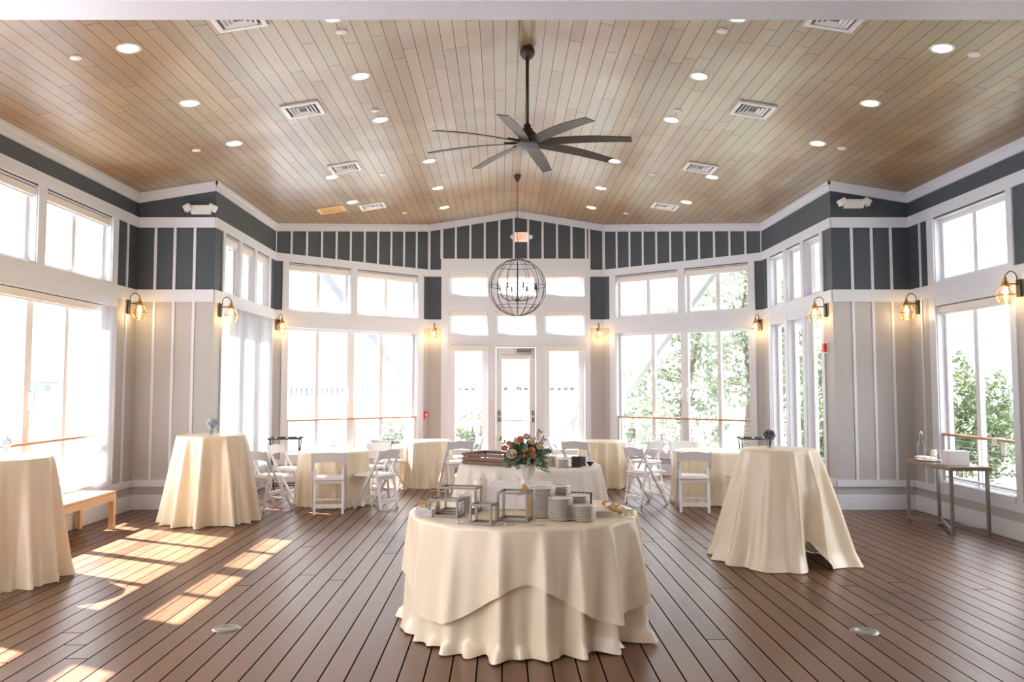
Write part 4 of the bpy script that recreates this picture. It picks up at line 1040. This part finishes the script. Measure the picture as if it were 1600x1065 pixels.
stack(-0.545,6.003,12,'the small stack inside the wide left metal riser','plates inside the wide metal riser',TZ,0.68,0.0088)
def frame_riser(x_,y_,rz,w,d,h,label):
    t = thing('metal_riser', label, 'riser', (x_,y_,TZ), rz, 'open metal display risers'); b=0.013
    for sx in (-1,1):
        for sy in (-1,1):
            m = MB(); cx=sx*(w/2-b/2); cy=sy*(d/2-b/2); m.box(cx-b/2,cx+b/2,cy-b/2,cy+b/2,b,h-b); m.build('leg', M['nickel'], t)
    for nm,z0 in (('top_frame',h-b),('base_frame',0)):
        m = MB(); m.box(-w/2,w/2,-d/2,-d/2+b,z0,z0+b); m.box(-w/2,w/2,d/2-b,d/2,z0,z0+b); m.box(-w/2,-w/2+b,-d/2+b,d/2-b,z0,z0+b); m.box(w/2-b,w/2,-d/2+b,d/2-b,z0,z0+b); m.build(nm, M['nickel'], t)
frame_riser(-0.655,5.79,R(-20),0.21,0.13,0.115,'low oblong open metal riser at the left of the front buffet')
frame_riser(-0.575,6.00,R(-14),0.27,0.16,0.17,'wide open metal riser at the back left of the buffet')
frame_riser(-0.405,5.475,R(-18),0.145,0.125,0.125,'smallest cube shaped open metal riser at the front of the buffet')
frame_riser(-0.205,5.62,R(-12),0.20,0.19,0.185,'tall cube shaped open metal riser before the brown wooden frame')

m = MB(); m.lathe([(0.0,0.0),(0.045,0.0),(0.047,0.004),(0.047,0.19),(0.043,0.195),(0.0,0.19)], n=28)
t = thing('pillar_candle', 'thick cream pillar candle behind the metal risers', 'candle', (-0.44,6.17,TZ)); w_=m.build('wax_body', M['wax'], t)
m = MB(); m.tube([(0,0,0.19),(0.002,0,0.205)],0.002,5); m.build('wick', M['black'], t)
# wooden A frame stand
t = thing('wooden_frame_stand', 'golden brown wooden A frame stand before the draped riser', 'stand', (-0.125,5.855,TZ), R(0))
m = MB(); m.box(0.012,0.040,-0.012,0.012,0.0,0.14); m.build('post', M['gold'], t)
m = MB(); m.bar((0.026,0,0.135),(-0.02,0,0.20),0.02,0.022,up=(0,1,0)); m.build('rafter', M['gold'], t)
m = MB(); m.add([(-0.065,0.006,0.12),(0.04,0.006,0.14),(-0.012,0.006,0.205),(-0.065,0.012,0.12),(0.04,0.012,0.14),(-0.012,0.012,0.205)],[(0,1,2),(5,4,3),(0,3,4,1),(1,4,5,2),(2,5,3,0)]); m.build('gable_panel', M['gold'], t)
m = MB(); m.bar((-0.068,0,0.02),(-0.068,0,0.125),0.016,0.016,up=(0,1,0)); m.build('post', M['linen'], t)

# woven dark basket, condiment bottle, glass
t = thing('woven_basket', 'dark open weave basket behind the plates on the front buffet', 'basket', (0.235,6.06,TZ), R(-20))
m = MB()
for f in (-1,1):
    for i in range(7):
        a = -0.085+0.0283*i; m.tube([(a,f*0.05,0.0),(a,f*0.055,0.115)],0.0035,5)
        if i<4: b=-0.05+0.033*i; m.tube([(f*0.085,b,0.0),(f*0.09,b,0.115)],0.0035,5)
m.build('uprights', M['black'], t)
for k in range(5):
    z_=0.008+0.0265*k; s_=1+0.05*k/4; m=MB(); m.tube([(-0.085*s_,-0.05*s_,z_),(0.085*s_,-0.05*s_,z_),(0.085*s_,0.05*s_,z_),(-0.085*s_,0.05*s_,z_)],0.0036,5,closed=True); m.build('weave_hoop', M['black'], t)
t = thing('salt_shaker', 'little amber filled glass shaker with metal cap behind the plates', 'shaker', (0.185,6.20,TZ))
m = MB(); m.lathe([(0.0,0.002),(0.02,0.002),(0.022,0.05),(0.014,0.065)], n=16); m.build('glass_body', M['clear'], t)
m = MB(); m.lathe([(0.0,0.004),(0.017,0.004),(0.018,0.045),(0.0,0.045)], n=16); m.build('amber_contents', M['amber'], t)
m = MB(); m.lathe([(0.015,0.063),(0.017,0.066),(0.016,0.085),(0.0,0.092)], n=16); m.build('cap', M['steel'], t)
t = thing('water_tumbler', 'clear tumbler standing behind the back plate stacks', 'glass', (0.135,6.21,TZ))
m = MB(); m.lathe([(0.0,0.003),(0.028,0.003),(0.035,0.12),(0.037,0.12),(0.031,0.0),(0.0,0.0)], n=22); m.build('tumbler', M['clear'], t)

# champagne ribbons
def ribbon_bow(x_,y_,rz,s_,label):
    t = thing('ribbon_bow', label, 'ribbon', (x_,y_,TZ), rz, 'champagne ribbon bows on the buffet')
    def loop(name, ang, L_, h, w):
        m = MB(); vs=[]; n=14
        for i in range(n+1):
            u=i/n; a=2*PI*u; r=L_*math.sin(PI*u); yy=h*math.sin(2*PI*u)*0.6
            p=Vector((r, yy, 0.012+h*0.55*(1-math.cos(a))*0.6))
            vs += [p+Vector((0,-0.0,-0.0))+Vector((0,-w/2,0)), p+Vector((0,w/2,0.008))]
        m.add([Matrix.Rotation(ang,4,'Z')@v for v in vs],[(2*i,2*i+1,2*i+3,2*i+2) for i in range(n)],0,True)
        m.build(name, M['ribbon'], t)
    loop('loop',0.3,0.075*s_,0.05*s_,0.028); loop('loop',2.7,0.08*s_,0.055*s_,0.03); loop('loop',1.5,0.05*s_,0.06*s_,0.026)
    for a in (-0.6,3.8,-1.9):
        m = MB(); vs=[]; n=8
        for i in range(n+1):
            u=i/n; p=Vector((0.11*s_*u, 0.012*math.sin(u*6), 0.018*(1-u)+0.012*math.sin(u*7)**2+0.002)); vs+=[p-Vector((0,0.014,0)),p+Vector((0,0.014,0.002))]
        m.add([Matrix.Rotation(a,4,'Z')@v for v in vs],[(2*i,2*i+1,2*i+3,2*i+2) for i in range(n)],0,True); m.build('tail', M['ribbon'], t)
    m = MB(); m.lathe([(0.0,0.03),(0.014,0.026),(0.017,0.016),(0.012,0.004),(0.0,0.002)], n=12); m.build('knot', M['ribbon'], t)
ribbon_bow(0.455,6.05,0.2,1.0,'champagne ribbon bow lying on the right part of the buffet')
ribbon_bow(0.50,5.84,1.3,1.05,'champagne ribbon bow with upright loop nearest the right table edge')
ribbon_bow(-0.83,6.12,0.5,0.9,'champagne ribbon bow at the far left edge of the buffet')
# folded linens
def folded(x_,y_,z_,rz,w,d,n,label,mk,grp,thk=0.011):
    for k in range(n):
        m = MB(); vs=[]; N_=8
        pts=[(-w/2,0.0012),(w/2-0.004,0.0012),(w/2,thk*0.45),(w/2-0.004,thk*0.9),(-w/2,thk*0.9),(-w/2,thk*0.55),(w/2-0.012,thk*0.55),(w/2-0.012,thk*0.4),(-w/2,thk*0.4)]
        vs=[(a,-d/2,b) for a,b in pts]+[(a,d/2,b) for a,b in pts]; n_=len(pts)
        m.add(vs,[tuple(range(n_))[::-1],tuple(range(n_,2*n_))]+[(i,(i+1)%n_,n_+(i+1)%n_,n_+i) for i in range(n_)])
        o=m.build('folded_napkin', M[mk]); o.location=(x_+0.003*math.sin(k*2.1),y_,z_+k*thk); o.rotation_euler=(0,0,rz+0.03*math.sin(k*3))
        tag(o,('topmost ' if k==n-1 else 'bottom ' if k==0 else nth(k+1)+' lowest ')+label,'napkin',grp)
folded(-0.80,5.80,TZ,R(170),0.12,0.10,4,'pale grey folded napkin stacked at the left edge of the buffet','whitecloth','folded napkins at the left edge of the buffet')
folded(0.36,5.83,TZ,R(5),0.17,0.13,3,'cream folded napkin lying under the ribbon right of the plates','linen','folded napkins right of the plates')

# tongs and spoons
def tongs(x_,y_,rz,L_,label):
    t = thing('serving_tongs', label, 'tongs', (x_,y_,TZ+0.004), rz, 'small silver serving tongs')
    for s in (-1,1):
        m = MB(); m.tube([(0,0,0.006),(L_*0.3,s*0.012,0.006),(L_*0.75,s*0.018,0.006),(L_,s*0.012,0.006)],[0.004,0.003,0.003,0.002],6); m.build('arm', M['steel'], t)
        m = MB(); m.lathe([(0.0,0.0),(0.011,0.003),(0.012,0.006),(0.009,0.005),(0.0,0.002)], (L_,s*0.013,0.0), 12); m.build('scoop', M['steel'], t)
    m = MB(); m.lathe([(0.0,0.0),(0.009,0.001),(0.010,0.007),(0.007,0.012),(0.0,0.013)], n=12); m.build('hinge', M['steel'], t)
tongs(-0.565,5.475,R(-6),0.13,'silver tongs lying before the low oblong riser')
tongs(-0.29,5.44,R(215),0.10,'silver tongs lying between the two cube risers')
tongs(-0.265,5.38,R(60),0.07,'short silver tongs at the front corner of the tall cube riser')
tongs(-0.03,5.39,R(150),0.04,'tiny silver tongs lying before the tallest plate stack')
tongs(0.60,5.97,R(160),0.06,'tiny silver tongs near the right table edge beside the ribbon')

# ---------------------------------------------------------------- second buffet items
SZ2 = 0.7805
t = thing('slatted_crate', 'weathered brown slatted wooden tray crate on the second buffet table', 'crate', (-0.36,9.62,SZ2), R(-35))
cw, cd, chh = 0.30, 0.21, 0.125
for s in (-1,1):
    for k in range(3):
        z_=0.006+k*0.042
        m = MB(); m.box(-cw,cw,s*cd-0.007,s*cd+0.007,z_,z_+0.032); m.build('side_slat', M['barn'], t)
        m = MB(); m.box(s*cw-0.007,s*cw+0.007,-cd+0.007,cd-0.007,z_,z_+0.032); m.build('end_slat', M['barn'], t)
for sx in (-1,1):
    for sy in (-1,1):
        m = MB(); m.box(sx*(cw-0.018)-0.01,sx*(cw-0.018)+0.01,sy*(cd-0.018)-0.01,sy*(cd-0.018)+0.01,0.004,chh); m.build('corner_post', M['barn'], t)
m = MB(); m.box(-cw+0.007,cw-0.007,-cd+0.007,cd-0.007,0.0,0.006); m.build('bottom_board', M['barn'], t)
stack(0.36,9.22,9,'the stack of cups and plates beside the dark napkins','plates beside the dark napkins',SZ2,0.95)
stack(0.23,9.36,11,'the stack right behind the bouquet on the second table','plates behind the bouquet',SZ2,1.0)
folded(0.50,9.26,SZ2,R(90),0.13,0.09,8,'charcoal folded napkin of the pile on the second buffet table','darklinen','charcoal folded napkins on the second table',0.014)
folded(0.565,9.42,SZ2,R(90),0.13,0.09,7,'light grey folded napkin behind the charcoal pile on the second buffet','greylinen','grey folded napkins on the second table',0.014)
t = thing('serving_bowl', 'small dark footed bowl at the right end of the second buffet table', 'bowl', (0.665,9.42,SZ2))
m = MB(); m.lathe([(0.0,0.0),(0.02,0.0),(0.014,0.008),(0.03,0.02),(0.045,0.04),(0.042,0.04),(0.026,0.022),(0.0,0.014)], n=22); m.build('bowl', M['black'], t)
m = MB(); m.tube([(-0.01,0,0.03),(0.05,0.01,0.048),(0.07,0.01,0.05)],0.003,6); m.build('spoon', M['steel'], t)
t = thing('potted_succulent', 'small green plant in a pale pot behind the plates of the second table', 'plant', (0.20,9.95,SZ2))
m = MB(); m.lathe([(0.0,0.0),(0.05,0.0),(0.062,0.09),(0.066,0.095),(0.06,0.095),(0.0,0.08)], n=24); m.build('pot', M['china'], t)
m = MB(); rnd=random.Random(12)
for k in range(60):
    a=rnd.uniform(0,2*PI); leaf_mesh(m,(0.03*math.cos(a),0.03*math.sin(a),0.085),(math.cos(a),math.sin(a),rnd.uniform(0.4,2)),rnd.uniform(0.05,0.09),0.02,rnd)
m.build('leaves', M['leaf'], t)

# ---------------------------------------------------------------- outside
m = MB(); m.add([(-1500,-200,-2.6),(2500,-200,-2.6),(2500,3500,-2.6),(-1500,3500,-2.6)],[(0,1,2,3)]); tag(m.build('sea', M['water']), kind='structure')
m = MB(); prism(m, [(4.6,-20),(120,-20),(140,90),(30,70),(9,34),(1.5,27),(-3.5,24),(-4.2,20.5),(5.4,19.5)], -2.7, -0.75); tag(m.build('ground_bank', M['marsh']), kind='structure')
m = MB(); prism(m, [(-700,560),(1400,560),(1400,640),(-700,640)], -2.7, -1.9); tag(m.build('ground_far_shore', M['marsh']), kind='structure')
m = MB(); m.box(-1.9,2.3,17.13,19.9,-0.2,-0.03); tag(m.build('porch_landing', M['deck'], None), kind='structure')

def leaf_cloud(m, blobs, size, per, seed):
    rnd = random.Random(seed)
    for (bx,by,bz,br,bh) in blobs:
        for k in range(per):
            d = Vector((rnd.gauss(0,1),rnd.gauss(0,1),rnd.gauss(0,1))).normalized()
            rr = rnd.uniform(0.55,1.0)**0.5*(1+0.18*math.sin(d.x*5+bx)+0.15*math.sin(d.z*7+by))
            c = Vector((bx+d.x*br*rr, by+d.y*br*rr, bz+d.z*bh*rr))
            a = Vector((rnd.uniform(-1,1),rnd.uniform(-1,1),rnd.uniform(-1,1))).normalized(); b = a.cross(Vector((rnd.uniform(-1,1),rnd.uniform(-1,1),rnd.uniform(-1,1)))).normalized()
            q = size*rnd.uniform(0.6,1.3)
            m.add([c-a*q-b*q*0.1, c+b*q*0.45, c+a*q, c-b*q*0.45],[(0,1,2,3)])
def tree(name, label, base, trunk, blobs, size, per, seed, mt='foliage', group=None):
    t = thing(name, label, 'tree' if 'tree' in name else 'shrub', base, 0, group)
    m = MB(); leaf_cloud(m, blobs, size, per, seed); m.build('crown', M[mt], t)
    m = MB(); k0 = True
    m.tube(trunk, [0.16-0.1*i/(len(trunk)-1) for i in range(len(trunk))], 8)
    m.build('trunk', M['bark'], t)
    for (bx,by,bz,br,bh) in blobs:
        p = min(trunk, key=lambda q: abs(q[2]-bz+br*0.6))
        b = MB(); b.tube([p, ((p[0]+bx)/2,(p[1]+by)/2,(p[2]+bz)/2-0.1), (bx,by,bz)], [0.05,0.035,0.02], 6); b.build('branch', M['bark'], t)
    return t
G = -0.75
tree('pine_tree','tall pale green tree with clumped crown outside the right slanted windows',(8.0,29.5,G),[(0,0,0),(0.2,0,2.4),(-0.1,0,4.6),(0.2,0,6.9)],
     [(0.3,0,7.0,1.1,0.8),(-0.5,0.3,5.7,1.2,0.6),(0.9,0,5.3,1.1,0.6),(-0.9,0,4.2,1.1,0.55),(0.5,0,3.6,1.3,0.6),(1.6,0,4.3,1.0,0.6),(-1.2,0,2.7,1.2,0.6),(0.3,0,2.2,1.4,0.7),(1.7,0,2.6,1.1,0.7)],0.11,650,1,'foliage2')
tree('leafy_tree','leaning tree with small leaf clumps reaching left outside the right slanted windows',(5.3,26,G),[(0,0,0),(-0.2,0,1.5),(0.1,0,3.0),(0.4,0,4.1)],
     [(-0.3,0,4.3,0.8,0.5),(0.5,0,3.6,0.9,0.6),(-0.6,0,2.9,0.7,0.4),(0.2,0,2.3,1.0,0.6),(-1.1,0,1.6,0.8,0.5),(0.1,0,1.1,1.2,0.8)],0.10,600,2,'foliage2')
tree('leafy_tree','low rounded tree seen through the inner panes of the right slanted windows',(4.3,31,G),[(0,0,0),(0.1,0,1.2),(0,0,2.3)],
     [(0,0,2.4,0.7,0.5),(-0.5,0,1.7,0.8,0.5),(0.6,0,1.6,0.9,0.5),(0,0,1.0,1.1,0.6)],0.10,600,3,'foliage2')
tree('leafy_tree','dark green dense tree outside the narrow right side windows',(9.2,24,G),[(0,0,0),(0.1,0,1.4),(0,0,2.8)],
     [(0,0,3.0,1.1,0.8),(-0.9,0,2.2,1.0,0.7),(0.9,0,2.1,1.1,0.7),(0,0,1.2,1.5,0.9)],0.11,700,4,'foliage')
for i,(a,b,h,lab) in enumerate(((9.7,19.2,2.45,'bright green shrub filling the left pane behind the console table'),(12.3,19.8,2.1,'bright green shrub filling the right pane behind the console table'),(12.9,23.5,2.2,'darker shrub farther back behind the console table window'),(7.4,20.5,1.6,'green shrub low outside the narrow right side windows'))):
    tree('leafy_shrub',lab,(a,b,G),[(0,0,0),(0.05,0,0.9),(0,0,h*0.8)],[(0,0,h-0.1,0.65,0.65),(-0.5,0,h*0.65,0.7,0.7),(0.55,0,h*0.6,0.7,0.7),(0,-0.2,h*0.3,0.9,0.8),(0.2,-0.3,h*0.55,0.7,0.7)],0.075,800,30+i,'foliage','green shrubs right of the building')
tree('leafy_shrub','pale shrub low outside the left sidelight of the back door',(-1.05,22.5,G),[(0,0,0),(0,0,1.2)],[(0,0,1.35,0.5,0.45),(-0.35,0,0.8,0.5,0.5),(0.35,0,0.8,0.5,0.5),(0,0,0.3,0.7,0.5)],0.06,700,41,'foliage2','pale shrubs beyond the back windows')
tree('leafy_shrub','small yellow green shrub low in the left slanted window',(-3.25,23.6,G),[(0,0,0),(0,0,1.0)],[(0,0,1.2,0.35,0.4),(-0.15,0,0.6,0.4,0.5),(0.2,0,0.5,0.4,0.4)],0.06,500,42,'foliage2','pale shrubs beyond the back windows')
tree('leafy_shrub','pale shrub behind the stair railing in the right sidelight',(2.15,24,G),[(0,0,0),(0,0,1.3)],[(0,0,1.6,0.4,0.4),(-0.35,0,0.8,0.5,0.5),(0.3,0,0.8,0.5,0.5)],0.06,500,43,'foliage2','pale shrubs beyond the back windows')
tree('leafy_shrub','pale shrub low at the inner end of the right slanted window',(4.0,23.5,G),[(0,0,0),(0,0,1.2)],[(0,0,1.2,0.6,0.5),(-0.4,0,0.6,0.5,0.5),(0.6,0,0.6,0.6,0.5)],0.06,600,44,'foliage2','pale shrubs beyond the back windows')

# white diagonal porch braces with their posts
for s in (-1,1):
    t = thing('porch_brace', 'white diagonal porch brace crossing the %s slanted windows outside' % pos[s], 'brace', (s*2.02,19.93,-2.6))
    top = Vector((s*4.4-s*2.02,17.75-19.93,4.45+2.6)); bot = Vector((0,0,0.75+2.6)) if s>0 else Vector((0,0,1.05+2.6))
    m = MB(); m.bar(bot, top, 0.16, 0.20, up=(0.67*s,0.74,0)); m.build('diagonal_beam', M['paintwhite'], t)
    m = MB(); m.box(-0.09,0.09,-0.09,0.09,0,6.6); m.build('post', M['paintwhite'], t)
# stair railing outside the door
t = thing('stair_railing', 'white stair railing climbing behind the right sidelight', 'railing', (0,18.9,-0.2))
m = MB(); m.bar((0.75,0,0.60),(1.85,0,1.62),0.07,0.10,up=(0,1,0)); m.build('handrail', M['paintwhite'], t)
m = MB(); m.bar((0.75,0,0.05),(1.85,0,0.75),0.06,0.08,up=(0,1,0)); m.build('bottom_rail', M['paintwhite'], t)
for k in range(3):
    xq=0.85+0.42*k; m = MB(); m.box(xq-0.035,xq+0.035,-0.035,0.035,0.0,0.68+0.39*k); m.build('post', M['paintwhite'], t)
t = thing('metal_handrail', 'grey tubular handrail standing outside the glass back door', 'railing', (-0.36,18.6,-0.03))
m = MB(); m.tube([(0,0,0),(0,0,0.80),(0.02,0,0.85),(0.06,0,0.87),(0.16,0,0.87)],0.018,8); m.build('tube', M['outlet'], t)
m = MB(); m.lathe([(0.0,0.0),(0.05,0.0),(0.05,0.01),(0.0,0.012)], n=16); m.build('foot_flange', M['outlet'], t)
# lamp post by the water
t = thing('lamp_post', 'short dark lamp post outside the left slanted windows', 'lamp post', (-6.0,29.5,-2.6))
m = MB(); m.tube([(0,0,0),(0,0,2.1)],0.05,8); m.build('pole', M['outlet'], t)
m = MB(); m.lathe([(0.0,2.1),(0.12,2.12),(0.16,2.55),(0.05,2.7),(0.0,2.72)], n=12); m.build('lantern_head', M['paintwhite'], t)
# long pier across the water
t = thing('water_pier', 'long low pier on pilings far across the water', 'pier', (-60,340,-2.6), R(2))
m = MB(); m.box(-45,45,-2,2,3.0,3.9); m.build('pier_deck', M['concrete'], t)
for k in range(46):
    m = MB(); m.box(-44.8+k*1.99-0.25,-44.8+k*1.99+0.25,-1.5,1.5,0,3.0); m.build('piling', M['concrete'], t)
m = MB(); m.box(-45,45,-2,-1.9,4.6,4.75); m.build('pier_rail', M['concrete'], t)
# far shore trees
rnd = random.Random(77)
for i in range(34):
    xq = -46+i*4.4; h = rnd.choice([1.6,1.8,2.0,2.6]) if i < 20 else rnd.uniform(1.8,2.2)
    if i in (2,7,8,12,15,16): continue
    zn = 'left sidelight' if xq < -18 else 'glass door' if xq < 14 else 'right sidelight' if xq < 46 else 'right slanted windows'
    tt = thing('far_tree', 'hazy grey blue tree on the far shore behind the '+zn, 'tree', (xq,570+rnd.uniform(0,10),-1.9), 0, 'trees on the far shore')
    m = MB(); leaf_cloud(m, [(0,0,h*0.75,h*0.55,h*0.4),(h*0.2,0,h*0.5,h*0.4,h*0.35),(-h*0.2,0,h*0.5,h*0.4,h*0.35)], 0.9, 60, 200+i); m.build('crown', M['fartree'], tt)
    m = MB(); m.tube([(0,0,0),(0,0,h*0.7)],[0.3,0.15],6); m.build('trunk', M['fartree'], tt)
# waterfront house, far left
t = thing('waterfront_house', 'faint pale house across the water seen through the left sliding glass', 'house', (-170,330,-2.6), R(20))
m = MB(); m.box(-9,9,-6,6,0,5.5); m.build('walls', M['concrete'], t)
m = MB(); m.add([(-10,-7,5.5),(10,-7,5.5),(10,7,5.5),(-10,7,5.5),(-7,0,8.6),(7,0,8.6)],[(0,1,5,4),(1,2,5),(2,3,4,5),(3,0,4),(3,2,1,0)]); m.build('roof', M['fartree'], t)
for k in range(4):
    m = MB(); m.box(-7.5+k*4.2,-5.5+k*4.2,-6.1,-5.98,2,4.2); m.build('window', M['fartree'], t)
